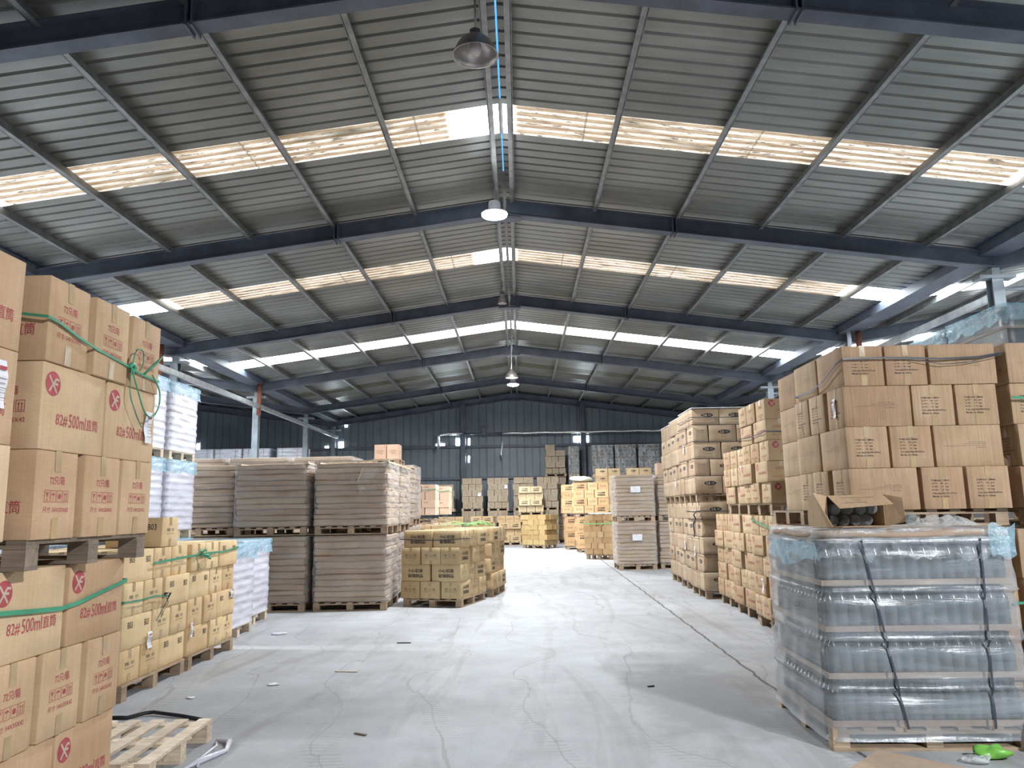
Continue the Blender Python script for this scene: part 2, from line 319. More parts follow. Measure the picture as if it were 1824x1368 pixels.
# end walls and side walls of vertical ribbed sheet
def ribbed_wall(name, x0, x1, yc, sgn):
    m = MB(); pts = []; x = x0
    while x < x1:
        pts += [(x, 0), (x + 0.30, 0), (x + 0.315, 0.03), (x + 0.345, 0.03), (x + 0.36, 0)]; x += 0.36
    vs = [(a, yc + sgn * d, 0.0) for a, d in pts] + [(a, yc + sgn * d, zroof(max(-25.7, min(25.7, a))) + 0.05) for a, d in pts]
    n = len(pts); m.add(vs, [(i, i+1, n+i+1, n+i) for i in range(n-1)]); return struct(name, m, M['wall'])
ribbed_wall('wall_back', -25.8, 25.8, GAB, 1); ribbed_wall('wall_front', -25.8, 25.8, -4.0, -1)
for nm, x in (('wall_left', -25.9), ('wall_right', 25.8)):
    struct(nm, MB().box(x, x + 0.1, -4, GAB, 0, 6.2), M['wall'])
def I_beam(m, a, b, h=0.285, w=0.2, t=0.02):
    a = Vector(a); b = Vector(b); up = Vector((0, 0, 1)); zz = Vector((0, 0, h))
    m.bar(a + up * (t/2), b + up * (t/2), w, t); m.bar(a + zz - up * (t/2), b + zz - up * (t/2), w, t); m.bar(a + zz * 0.5, b + zz * 0.5, 0.03, h - 2*t)
ORD = ['first', 'second', 'third', 'fourth', 'fifth', 'sixth', 'seventh', 'eighth', 'ninth', 'tenth', 'eleventh', 'twelfth']
fl = ['frame behind the viewer', 'nearest roof frame, cut by the top of the picture', 'roof frame just behind the brightest hanging lamp', 'third visible roof frame, over the left capital', 'fourth visible roof frame from the front', 'fifth visible roof frame, far down the hall', 'roof frame against the far gable wall']
for i, Y in enumerate(FR):
    if i == 0: continue
    for nv, xc in (('nave', 0.0), ('left', -17.2), ('right', 17.2)):
        e = empty('roof_frame', (xc, Y, 0), 0, ('dark steel ' + fl[i] + ', in the main hall') if nv == 'nave' else 'dark steel %s, over the %s side hall' % (fl[i].split(',')[0], nv), 'roof frame')
        for s in (-1, 1):
            m = MB(); I_beam(m, (s * 0.02, 0, ZB), (s * (EAVE - 0.0), 0, ZB - SL * EAVE)); m.build('rafter', M['steel'], e)
            for q in (0.35, ) if nv == 'nave' else ():
                x = s * EAVE * q; z = ZB - SL * abs(x)
                m2 = MB()
                for dd in (-0.03, 0.03): m2.hexa([(x+dd-0.01, -0.12, z-0.03), (x+dd+0.01, -0.12, z-0.03), (x+dd+0.01, 0.12, z-0.03), (x+dd-0.01, 0.12, z-0.03), (x+dd-0.01, -0.12, z+0.30), (x+dd+0.01, -0.12, z+0.30), (x+dd+0.01, 0.12, z+0.30), (x+dd-0.01, 0.12, z+0.30)])
                m2.build('splice_plate', M['steel'], e)
        MB().box(-0.28, 0.28, -0.11, 0.11, ZB - 0.075, ZB - 0.035).build('ridge_plate', M['steel'], e)
# columns under the valleys
zc = ZB - SL * EAVE
for i, Y in enumerate(FR):
    if i < 1: continue
    for s, nm in ((-1, 'left'), (1, 'right')):
        e = empty('steel_column', (s * EAVE, Y, 0), 0, 'grey steel column %s of the main hall under the %s' % (nm, fl[i].split(',')[0]), 'column')
        m = MB(); m.box(-0.10, 0.10, -0.10, -0.085, 0, zc - 0.2); m.box(-0.10, 0.10, 0.085, 0.10, 0, zc - 0.2); m.box(-0.012, 0.012, -0.085, 0.085, 0, zc - 0.2)
        m.build('column_shaft', M['steel2'], e)
        MB().box(-0.32, 0.32, -0.12, 0.12, zc - 0.2, zc - 0.14).build('cap_plate', M['steel2'], e)
        MB().box(-0.07, 0.07, -0.07, 0.07, zc - 0.14, zc).build('bearing_block', M['steel2'], e)
        MB().box(-0.18, 0.18, -0.18, 0.18, 0, 0.02).build('base_plate', M['steel2'], e)
# gable wall posts, girts
for x in (-15.35, -2.45, 3.2, 14.0):
    e = tag(MB().box(x - 0.11, x + 0.11, GAB - 0.32, GAB - 0.02, 0, zroof(x) - 0.30).build('wall_post', M['steel']), 'dark steel post standing against the far wall, %s' % {-15.35: 'in the left side hall', -2.45: 'left of the hall centre', 3.2: 'right of the hall centre', 14.0: 'in the right side hall'}[x], 'post')
for z, nm in ((4.48, 'upper'), (3.0, 'middle'), (1.5, 'lower')):
    tag(MB().box(-25.6, 25.6, GAB - 0.13, GAB - 0.01, z - 0.06, z + 0.06).build('wall_rail', M['steel']), 'dark horizontal rail across the far wall, %s one' % nm, 'rail')
# purlins
PX = [0.17, 1.65, 3.12, 4.6, 6.05, 7.5]
for s, nm in ((-1, 'left'), (1, 'right')):
    for k, x in enumerate(PX):
        m = MB(); z1 = zroof(x) - 0.005; z0 = z1 - 0.15; X = s * x
        m.box(X - 0.008, X + 0.008, -4, GAB, z0, z1); m.box(X - 0.075 if s > 0 else X, X if s > 0 else X + 0.075, -4, GAB, z0, z0 + 0.012)
        tag(m.build('purlin', M['purl']), 'long grey steel purlin, %s %s of the ridge' % (ORD[k], nm), 'purlin')
    for k, x in enumerate([9.7, 11.15, 12.6, 14.1, 15.6, 17.0]):
        X = s * x; z1 = zroof(x) - 0.005
        tag(MB().box(X - 0.03, X + 0.03, -4, GAB, z1 - 0.15, z1).build('purlin', M['purl']), 'steel purlin in the %s side hall, %s beyond the valley gutter' % (nm, ORD[k]), 'purlin')
    X = s * EAVE; m = MB(); zz = zroof(EAVE)
    m.box(X - 0.24, X + 0.24, -4, GAB, zz - 0.20, zz - 0.18); m.box(X - 0.24, X - 0.225, -4, GAB, zz - 0.18, zz - 0.015); m.box(X + 0.225, X + 0.24, -4, GAB, zz - 0.18, zz - 0.015)
    tag(m.build('valley_gutter', M['steel']), 'dark steel valley gutter along the %s edge of the main roof' % nm, 'gutter')
    xa = s * 8.42 if s < 0 else 9.12; za = 5.03 if s < 0 else 5.28
    tag(MB().bar((xa, 1.0, za), (xa, GAB - 0.2, za), 0.10, 0.13).build('tie_rail', M['galv']), 'pale steel rail running lengthwise beside the %s columns' % nm, 'rail')
    m = MB()
    for Y in FR[2:6]: m.bar((s * EAVE, Y, za - 0.10), (xa + s * 0.15 if s > 0 else xa - 0.1, Y, za - 0.10), 0.06, 0.06)
    if True: tag(m.build('rail_bracket', M['steel2']), 'small grey brackets holding the rail on the %s columns' % nm, 'bracket', kind='stuff')
# red downpipes under the gutters
for (x, Y, z0, z1, lb) in ((-8.80, 19.05, 4.95, 5.768, 'left gutter by the third column'), (-8.42, 25.4, 4.75, 5.768, 'left gutter at the fourth frame'), (8.75, 19.1, 5.0, 5.768, 'right gutter above the big carton stack')):
    tag(MB().tube([(x, Y, z1), (x, Y, z0)], 0.075, 10).build('downpipe', M['rust']), 'short rusty red downpipe under the ' + lb, 'downpipe')
tag(MB().tube([(8.52, 19.1, 5.4), (8.52, 19.1, 5.768)], 0.05, 10).build('pipe_stub', M['paper']), 'short white pipe stub beside the red downpipe on the right', 'pipe')
# daylight gaps beside the wall posts
for k, (x, z, ww, hh) in enumerate([(-8.28, 4.68, 0.22, 0.3), (-8.95, 4.58, 0.16, 0.10), (-2.72, 4.72, 0.16, 0.35), (-2.18, 4.72, 0.07, 0.32), (-3.55, 4.6, 0.4, 0.10), (2.95, 4.75, 0.34, 0.26), (3.45, 4.75, 0.08, 0.3), (-15.6, 4.7, 0.12, 0.35), (-15.1, 4.7, 0.12, 0.35), (-8.05, 5.62, 0.12, 0.16), (-2.2, 3.9, 0.05, 0.3)]):
    struct('window_%d' % (60 + k), MB().box(x - ww/2, x + ww/2, GAB - 0.012, GAB - 0.004, z - hh/2, z + hh/2), M['gap'])
# foil lagged pipes along the far wall
tag(MB().tube([(-2.45, 36.25, 5.08), (-3.2, 36.25, 5.07), (-3.52, 36.25, 5.05), (-3.58, 36.25, 4.95), (-3.6, 36.25, 4.35)], 0.07, 10).bar((-3.0, 36.2, 5.0), (-3.0, 36.735, 5.0), .03, .03).build('lagged_pipe', M['foil']), 'short foil lagged pipe with a downward bend, left on far wall', 'pipe')
tag(MB().tube([(-0.6 + k * 0.5, 36.25, 5.05 + 0.015 * math.sin(k * 2.1)) for k in range(20)], 0.065, 10).bar((1.0, 36.2, 4.98), (1.0, 36.735, 4.98), .03, .03).bar((6.0, 36.2, 4.98), (6.0, 36.735, 4.98), .03, .03).build('lagged_pipe', M['foil']), 'long foil lagged pipe across the far wall, right of centre', 'pipe')
tag(MB().tube([(-2.4, 36.3, 5.06), (-0.6, 36.3, 5.05)], 0.05, 8).box(-1.52, -1.38, 36.2, 36.4, 5.0, 5.3).box(-1.68, -1.22, 36.28, 36.32, 5.42, 5.46).box(-1.47, -1.43, 36.28, 36.32, 5.3, 5.44).build('valve_pipe', M['steel']), 'bare dark pipe with a valve between the two foil pipes', 'pipe')
tag(MB().tube([(-0.62, 36.25, 4.995), (-0.60, 36.2, 4.5), (-0.66, 36.2, 4.1), (-0.6, 36.2, 3.75)], [0.01, 0.035, 0.045, 0.005], 6).build('torn_foil', M['foil']), 'torn strip of foil lagging dangling from the far wall pipe', 'foil strip')

# ---------------------------------------------------------------- lamps
def spot(loc, W, name, size=0.42, spread=178):
    ld = bpy.data.lights.new(name, 'AREA'); ld.shape = 'DISK'; ld.size = size; ld.energy = W; ld.color = (0.93, 0.965, 1.0); ld.spread = R(spread)
    return ld
def lamp(x, y, z, r, lit, label, rope_top, W=None, cone=False):
    e = empty('hanging_lamp', (x, y, z), 0, label, 'lamp')
    if not lit or cone:
        MB().lathe([(0.035, 0.30), (0.06, 0.28), (0.055, 0.235), (0.075, 0.225), (r * 0.52, 0.185), (r * 0.78, 0.125), (r * 0.95, 0.04), (r, 0.0), (r + 0.014, -0.012), (r - 0.006, -0.006), (r * 0.92, 0.04), (r * 0.75, 0.115), (r * 0.48, 0.17), (0.06, 0.21)], 32).build('lamp_shade', M['alu'], e)
        MB().lathe([(0.001, 0.0), (0.05, 0.005), (0.065, 0.04), (0.06, 0.11), (0.04, 0.19)], 20).build('bulb', M['lit'] if lit else M['bulb'], e)
    else:
        MB().lathe([(0.001, 0.22), (0.09, 0.22), (0.10, 0.20), (0.105, 0.08), (0.13, 0.06), (r, 0.02), (r, 0.0)], 32).build('lamp_housing', M['paper'], e)
        MB().lathe([(r * 0.99, 0.0), (r * 0.96, -0.03), (r * 0.6, -0.06), (0.001, -0.07)], 32).build('lamp_lens', M['lit'], e)
    MB().tube([(0, 0, 0.24), (0.004, 0.0, (rope_top - z) * 0.5), (0, 0, rope_top - z)], 0.012, 6).build('hanging_cord', M['rope'], e)
    if lit:
        lo = bpy.data.objects.new('lamp_light', spot(None, W or LAMP_W, 'lamp_light', r * 1.9)); COL.objects.link(lo); lo.parent = e; lo.location = (0, 0, -0.085)
lamp(-0.21, 7.55, 6.27, 0.235, False, 'unlit hanging lamp with a wide grey metal shade at the top', 6.944)
lamp(-0.165, 12.5, 6.45, 0.22, True, 'glowing white hanging lamp, the nearest lit one below the ridge', 6.944)
lamp(-0.02, 25.2, 5.80, 0.21, True, 'small lit lamp with a grey cone shade, far down the ridge', 7.12, cone=True)
lamp(0.0, 29.0, 6.19, 0.22, True, 'farthest lit lamp, just below the cone shaded one', 7.122)
lamp(-0.17, 18.6, 6.55, 0.10, False, 'small unlit fitting tucked under the ridge behind the second frame', 6.944)
lamp(5.6, -1.2, 5.75, 0.22, True, 'added fill lamp hanging unseen behind the viewer', zroof(5.6) + 0.002, LAMP_W * 2.2)  # added out of view to brighten left aisle sides and right fronts
for s in (-1, 1):
    for Y in (10.5, 19.0, 28.0):  # side hall lamps are added, unseen, powered to light the aisle-facing sides
        lamp(s * 12.0, Y, 5.75, 0.22, True, 'added unseen fill lamp in the %s side hall, %s from the front' % ('left' if s < 0 else 'right', {10.5: 'first', 19.0: 'second', 28.0: 'third'}[Y]), zroof(12.0) + 0.002, LAMP_W * ((2.3 if s < 0 else 1.5) if Y < 11 else 0.5))
#@@BODY@@
# ---------------------------------------------------------------- printed lettering (flat meshes cached by string)
_tc = {}
def text2d(s, size=1.0, bold=0.0, align='LEFT', sx=1.0, line=1.0):
    key = (s, bold, align, line)
    if key not in _tc:
        cu = bpy.data.curves.new('lettering', 'FONT'); cu.body = s; cu.size = 1.0; cu.align_x = align; cu.offset = bold
        cu.resolution_u = 2; cu.space_line = line
        o = bpy.data.objects.new('lettering', cu); COL.objects.link(o); bpy.context.view_layer.update()
        ev = o.evaluated_get(bpy.context.evaluated_depsgraph_get()); me = ev.to_mesh()
        vs = [(v.co.x, v.co.y) for v in me.vertices]; fs = [tuple(p.vertices) for p in me.polygons]
        ev.to_mesh_clear(); bpy.data.objects.remove(o); bpy.data.curves.remove(cu)
        if vs:
            y0 = min(v[1] for v in vs); y1 = max(v[1] for v in vs); x0 = min(v[0] for v in vs); x1 = max(v[0] for v in vs)
            cy = (y0 + y1) / 2; cx = {'LEFT': x0, 'CENTER': (x0 + x1) / 2, 'RIGHT': x1}[align]
            vs = [(a - cx, b - cy) for a, b in vs]
        _tc[key] = (vs, fs)
    vs, fs = _tc[key]
    return [(a * size * sx, b * size) for a, b in vs], fs
def fit(s, width, height=None, **kw):
    vs, fs = text2d(s, 1.0, **kw)
    if not vs: return vs, fs
    w_ = max(v[0] for v in vs) - min(v[0] for v in vs); h_ = max(v[1] for v in vs) - min(v[1] for v in vs)
    a = width / w_; b = (height / h_) if height else a
    return [(x * a, y * b) for x, y in vs], fs
def shift(g, dx, dy): return [(x + dx, y + dy) for x, y in g[0]], g[1]
def poly(pts): return pts, [tuple(range(len(pts)))]
def rect(x0, x1, y0, y1): return poly([(x0, y0), (x1, y0), (x1, y1), (x0, y1)])
def disc(cx, cy, rx, ry, n=24): return poly([(cx + rx * math.cos(2*math.pi*k/n), cy + ry * math.sin(2*math.pi*k/n)) for k in range(n)])
def stroke(a, b, t):
    dx, dy = b[0]-a[0], b[1]-a[1]; l = math.hypot(dx, dy); nx, ny = -dy/l*t/2, dx/l*t/2
    return poly([(a[0]-nx, a[1]-ny), (b[0]-nx, b[1]-ny), (b[0]+nx, b[1]+ny), (a[0]+nx, a[1]+ny)])
def join(gs):
    vs = []; fs = []
    for g in gs:
        b = len(vs); vs += list(g[0]); fs += [tuple(i + b for i in f) for f in g[1]]
    return vs, fs
def icon(kind, s):
    t = 0.05 * s; o = [rect(-s/2, s/2, -s*.62, -s*.62+t), rect(-s/2, s/2, s*.62-t, s*.62), rect(-s/2, -s/2+t, -s*.62, s*.62), rect(s/2-t, s/2, -s*.62, s*.62)]
    if kind == 'glass': o += [poly([(-.26*s, .4*s), (0, -.08*s), (.26*s, .4*s)]), rect(-.03*s, .03*s, -.4*s, 0), rect(-.2*s, .2*s, -.45*s, -.38*s)]
    elif kind == 'umbrella': o += [poly([(-.34*s, .1*s), (.34*s, .1*s), (.24*s, .28*s), (0, .38*s), (-.24*s, .28*s)]), rect(-.025*s, .025*s, -.42*s, .1*s), rect(-.12*s, .02*s, -.46*s, -.4*s)]
    elif kind == 'wheel': o += [poly([(.3*s*math.cos(a), .3*s*math.sin(a)) for a in [k*math.pi/6 for k in range(12)]])]
    elif kind == 'arrows':
        for q in (-.18*s, .18*s): o += [rect(q-.04*s, q+.04*s, -.35*s, .2*s), poly([(q-.12*s, .18*s), (q+.12*s, .18*s), (q, .42*s)])]
        o += [rect(-.36*s, .36*s, -.46*s, -.4*s)]
    elif kind == 'box': o += [rect(-.25*s, .25*s, -.3*s, -.25*s), rect(-.25*s, .25*s, .2*s, .25*s), rect(-.25*s, -.2*s, -.3*s, .25*s), rect(.2*s, .25*s, -.3*s, .25*s), rect(-.05*s, .05*s, -.1*s, .4*s)]
    return join(o)

# ---------------------------------------------------------------- cartons
def scaled(art, q):
    def f(k): return [(([(x*q, y*q) for x, y in g[0]], g[1]), m_, lv) for g, m_, lv in art(k)]
    return f
class Kind:
    """one sort of carton: size, board, what is printed on its long sides and ends"""
    def __init__(s, key, L, W, H, mat, long_art, end_art, tape=True, name='cardboard_box', bulge=0.006, far=False):
        s.L, s.W, s.H, s.mat, s.name, s.b, s.key = L, W, H, mat, name, bulge, key
        s.variants = []
        for v in range(2 if far else 3):
            rnd = random.Random(hash(key) % 1000 + v * 17 if False else len(key) * 31 + v * 17)
            sh = (rnd.uniform(-.003, .003), rnd.uniform(-.003, .003)); ph = rnd.uniform(0, 6)
            s.variants.append((s.body(sh, ph, far), s.printing(long_art, end_art, sh, ph), s.taping(sh, ph) if tape else []))
    def deform(s, p, sh, ph, off=0.0):
        x, y, z = p; L, W, H, b = s.L, s.W, s.H, s.b
        u, v, w_ = 2*x/L, 2*y/W, 2*z/H - 1
        c = lambda q: max(0.0, math.cos(min(1, abs(q)) * math.pi / 2))
        dx = b * c(v) * c(w_) * (1 if u > 0 else -1) * abs(u) ** 3 * (0.6 + 0.4 * math.sin(ph + 3*v))
        dy = b * c(u) * c(w_) * (1 if v > 0 else -1) * abs(v) ** 3 * (0.6 + 0.4 * math.cos(ph + 2*u))
        dz = 0.0
        return (x * (1 - 2*b/L) + dx + sh[0] * z / H, y * (1 - 2*b/W) + dy + sh[1] * z / H, z + dz)
    def body(s, sh, ph, far):
        L, W, H = s.L, s.W, s.H; e = 0.004
        ts = [-1, 1] if far else [-1, -1 + 2*e/L*2, -.5, 0, .5, 1 - 2*e/L*2, 1]
        def ax(n, ln): return [-1, 1] if far else [-1, -1 + 2*e/ln] + [-.5, 0, .5] + [1 - 2*e/ln, 1]
        X, Y, Z = ax(0, L), ax(1, W), ax(2, H); m = MB(); idx = {}; vs = []; fs = []
        def vid(i, j, k):
            if (i, j, k) not in idx:
                q = [X[i], Y[j], Z[k]]; ext = sum(1 for t in q if abs(t) == 1)
                p = [q[0]*L/2, q[1]*W/2, (q[2]+1)*H/2]
                if ext >= 2 and not far:
                    r = 0.0015 if ext == 2 else 0.003
                    p = [p[0] - (r if q[0] == 1 else -r if q[0] == -1 else 0), p[1] - (r if q[1] == 1 else -r if q[1] == -1 else 0), p[2] - (r if q[2] == 1 else -r if q[2] == -1 else 0)]
                idx[(i, j, k)] = len(vs); vs.append(s.deform(p, sh, ph))
            return idx[(i, j, k)]
        nx, ny, nz = len(X)-1, len(Y)-1, len(Z)-1
        for i in range(nx):
            for j in range(ny):
                fs.append((vid(i,j,0), vid(i,j+1,0), vid(i+1,j+1,0), vid(i+1,j,0))); fs.append((vid(i,j,nz), vid(i+1,j,nz), vid(i+1,j+1,nz), vid(i,j+1,nz)))
        for i in range(nx):
            for k in range(nz):
                fs.append((vid(i,0,k), vid(i+1,0,k), vid(i+1,0,k+1), vid(i,0,k+1))); fs.append((vid(i,ny,k), vid(i,ny,k+1), vid(i+1,ny,k+1), vid(i+1,ny,k)))
        for j in range(ny):
            for k in range(nz):
                fs.append((vid(0,j,k), vid(0,j,k+1), vid(0,j+1,k+1), vid(0,j+1,k))); fs.append((vid(nx,j,k), vid(nx,j+1,k), vid(nx,j+1,k+1), vid(nx,j,k+1)))
        m.add(vs, fs, 0, not far); return m.mesh(s.name, s.mat)
    def place(s, g, face, sh, ph, off):
        L, W, H = s.L, s.W, s.H; out = []
        for a, b in g[0]:
            z = H / 2 + b
            p = {'-y': (a, -W/2, z), '+y': (-a, W/2, z), '+x': (L/2, a, z), '-x': (-L/2, -a, z)}[face]
            q = list(s.deform(p, sh, ph))
            d = {'-y': (0, -1), '+y': (0, 1), '+x': (1, 0), '-x': (-1, 0)}[face]
            out.append((q[0] + d[0]*off, q[1] + d[1]*off, q[2]))
        return out, g[1]
    def printing(s, long_art, end_art, sh, ph):
        m = MB(); mats = []; got = False
        for art, faces in ((long_art, ('-y', '+y')), (end_art, ('+x', '-x'))):
            if not art: continue
            for fc in faces:
                for g, mat, lv in art(s):
                    if M[mat] not in mats: mats.append(M[mat])
                    v, f = s.place(g, fc, sh, ph, 0.0012 + 0.0007 * lv); m.add(v, f, mats.index(M[mat])); got = True
        return m.mesh('printed_marking', mats) if got else None
    def taping(s, sh, ph):
        L, W, H = s.L, s.W, s.H; out = []; t = 0.024; d = min(0.09, H * 0.27)
        for top in (True, False):
            path = [(-L/2, H - d), (-L/2, H), (-L/4, H), (0, H), (L/4, H), (L/2, H), (L/2, H - d)] if top else [(-L/2, d), (-L/2, 0), (L/2, 0), (L/2, d)]
            o = 0.0018; m = MB(); vs = []
            for i, (x, z) in enumerate(path):
                x2 = x + (o if x == L/2 else -o if x == -L/2 else 0); z2 = z + (o if z == H else -o if z == 0 else 0)
                if not top: z2 = max(z2, 0.0004)
                for y in (-t, t):
                    q = s.deform((x2, y, z2), sh, ph); vs.append(q)
            m.add(vs, [(2*i, 2*i+1, 2*i+3, 2*i+2) for i in range(len(path)-1)])
            out.append(m.mesh('packing_tape', M['tape']))
        return out
    def make(s, loc, rz, label, cat='carton', group=None, detail=2, rnd=None):
        rnd = rnd or random
        body, pr, tp = rnd.choice(s.variants)
        o = inst(s.name, body, None, loc, rz); tag(o, label, cat, group)
        if pr and detail >= 1: inst('printed_marking', pr, o)
        if detail >= 2:
            for t in tp: inst('packing_tape', t, o)
        return o
def logo_x(cx, cy, r):
    return [(disc(cx, cy, r, r), 'red', 0), (join([stroke((cx-.55*r, cy+.62*r), (cx+.5*r, cy-.72*r), .2*r), stroke((cx-.5*r, cy-.66*r), (cx+.35*r, cy+.4*r), .2*r), stroke((cx+.3*r, cy+.42*r), (cx+.78*r, cy+.36*r), .2*r), stroke((cx+.1*r, cy+.02*r), (cx+.6*r, cy-.02*r), .2*r)]), 'cream', 1)]
def art82_long(k): return logo_x(-0.155, 0.085, 0.046) + [(shift(join([shift(fit('82#', 0.075, 0.045, bold=.004), -0.115, 0), shift(fit('500ml', 0.12, 0.052, bold=.004), -0.03, 0.004), shift(fit('直筒', 0.085, 0.046, bold=.004), 0.096, 0.002)]), -0.01, -0.045), 'red', 0)]
def art82_end(k): return [(join([shift(fit('72只/箱', 0.10, 0.034, align='CENTER', bold=.006), 0, 0.055)] + [shift(icon(t, 0.036), -0.063 + i*0.042, -0.005) for i, t in enumerate(('glass', 'umbrella', 'wheel', 'arrows'))] + [shift(fit('尺寸: 54X35X42', 0.17, 0.022, align='CENTER', bold=.004), 0, -0.055)]), 'red', 0)]
def artb_long(k): return [(shift(fit('B03', 0.085, 0.055, align='CENTER', bold=.008), -0.13, 0.06), 'ink', 0), (shift(fit('B03', 0.085, 0.055, align='CENTER', bold=.008), 0.17, 0.05), 'ink', 0)]
def artb_end(k): return [(join([shift(fit('数量：72只', 0.16, 0.03, align='CENTER', bold=.008), 0, 0.02), shift(fit('MADE IN CHINA FRAGILE', 0.16, 0.008, align='CENTER', bold=.01), 0, -0.015)]), 'ink2', 0)]
def artx_long(k): return [(join([shift(fit(t_, 0.265, 0.058, align='CENTER', bold=.006), d_, z_) for t_, z_ in (('小心轻放', .036), ('玻璃制品', -.042)) for d_ in (-.0022, .0022)]), 'ink', 0)]
def artx_end(k): return [(join([shift(icon('glass', 0.052), -0.075, 0)] + [shift(icon('umbrella', 0.052), 0.075, 0)]), 'ink', 0), (shift(icon('box', 0.052), 0, 0), 'ink2', 0)]
def arti_end(k): return [(join([shift(fit(t, wd, 0.014, bold=.008), -0.10, 0.06 - i*0.025) for i, (t, wd) in enumerate((('ITEM NO: 280ml', .15), ('QTY:   66  pcs', .14), ('G.W.:   17  kgs', .14), ('N.W.:   16  kgs', .14), ('Ctn size:56x35x33cm', .20), ('Made in china', .14)))]), 'ink', 0)]
def arti_long(k): return [(join([shift(fit(t, wd, 0.009, align='RIGHT', bold=.006), 0.14, 0.03 - i*0.015) for i, (t, wd) in enumerate((('ﺔﻴﺟﺎﺟﺯ ﺕﺎﺠﺘﻨﻣ', .14), ('ﺭﺬﺤﺑ ﻞﻤﺣﺍ ﺮﺴﻜﻠﻟ ﻞﺑﺎﻗ', .20), ('ﻦﻴﺼﻟﺍ ﻲﻓ ﻊﻨﺻ ﺔﻴﺟﺎﺟﺯ ﺕﺎﺠﺘﻨﻣ ﺭﺬﺤﺑ ﻞﻤﺣﺍ', .34), ('ﺔﻴﺟﺎﺟﺯ', .08)))]), 'ink2', 0)]
def artp_long(k): return logo_x(-0.14, 0.06, 0.036) + [(shift(fit('280ml企鹅磨砂瓶', 0.27, 0.034, align='CENTER', bold=.008), 0.05, -0.01), 'red2', 0)]
def artp_end(k): return [(join([shift(fit('100只/箱', 0.13, 0.026, align='CENTER', bold=.004), 0, 0.03), shift(fit('280ml企鹅磨砂', 0.18, 0.02, align='CENTER'), 0, -0.05)]), 'red2', 0)]
def artj_long(k): return [(disc(0.03, 0.03, 0.105, 0.034, 28), 'ink', 0), (join([shift(fit('玉晶', 0.075, 0.042, align='CENTER', bold=.01), -0.01, 0.03), shift(fit('2006', 0.05, 0.018, align='CENTER', bold=.01), 0.075, 0.03)]), 'cream', 1), (shift(fit('JY-824', 0.11, 0.02, align='CENTER', bold=.008), 0.03, -0.05), 'ink2', 0)]
def artj_end(k): return [(join([shift(icon(t, 0.022), -0.05 + i * 0.034, 0.055) for i, t in enumerate(('glass', 'umbrella', 'arrows', 'wheel'))] + [rect(-0.075, 0.065 - 0.012 * (i % 2), 0.02 - i*0.022, 0.023 - i*0.022) for i in range(5)]), 'ink2', 0)]
def artk_long(k): return [(shift(fit('玻璃瓶', 0.15, 0.035, align='CENTER', bold=.01), -0.08, 0.04), 'ink2', 0)]
def artg_end(k): return [(join([rect(-.07, .07, .02, .024), rect(-.07, .05, -.01, -.006), rect(-.04, .06, -.04, -.036)]), 'ink2', 0)]

K82 = Kind('k82', .515, .322, .378, M['k82'], scaled(art82_long, 1.18), scaled(art82_end, 1.15), name='large_carton')
KB = Kind('kb', .53, .352, .268, M['kb'], artb_long, artb_end, name='carton')
KX = Kind('kx', .50, .335, .262, M['kx'], artx_long, artx_end, name='carton')
KI = Kind('ki', .555, .345, .330, M['ki'], arti_long, arti_end, name='large_carton', bulge=.008)
KI2 = Kind('ki2', .555, .345, .376, M['ki'], arti_long, arti_end, name='large_carton', bulge=.008)
KP = Kind('kp', .485, .352, .245, M['kp'], scaled(artp_long, 1.1), scaled(artp_end, 1.2), name='carton')
KJ = Kind('kj', .465, .262, .283, M['kj'], artj_long, artj_end, tape=False, name='carton')
KXO = Kind('kxo', .47, .35, .262, M['ko'], artx_long, artx_end, tape=False, far=True, name='carton')
KXY = Kind('kxy', .50, .36, .27, M['ky'], artx_long, artx_end, tape=False, far=True, name='carton')
KXG = Kind('kxg', .48, .36, .275, M['kx'], artx_long, artx_end, tape=False, far=True, name='carton')
KG = Kind('kg', .44, .31, .262, M['kg'], artg_end, artg_end, tape=False, far=True, name='carton')
KK = Kind('kk', .45, .34, .24, M['kk'], artk_long, None, tape=False, far=True, name='carton')
KT = Kind('kt', .41, .27, .19, M['kt'], None, artg_end, tape=False, far=True, name='small_carton')
KO = Kind('ko', .30, .215, .163, M['ko'], None, artg_end, tape=False, far=True, name='small_carton')
KS = Kind('ks', .40, .25, .29, M['kk'], artg_end, artg_end, far=True, tape=False, name='carton')
KJB = Kind('kjb', .50, .30, .29, M['kx'], artj_long, artj_end, tape=False, far=True, name='carton')

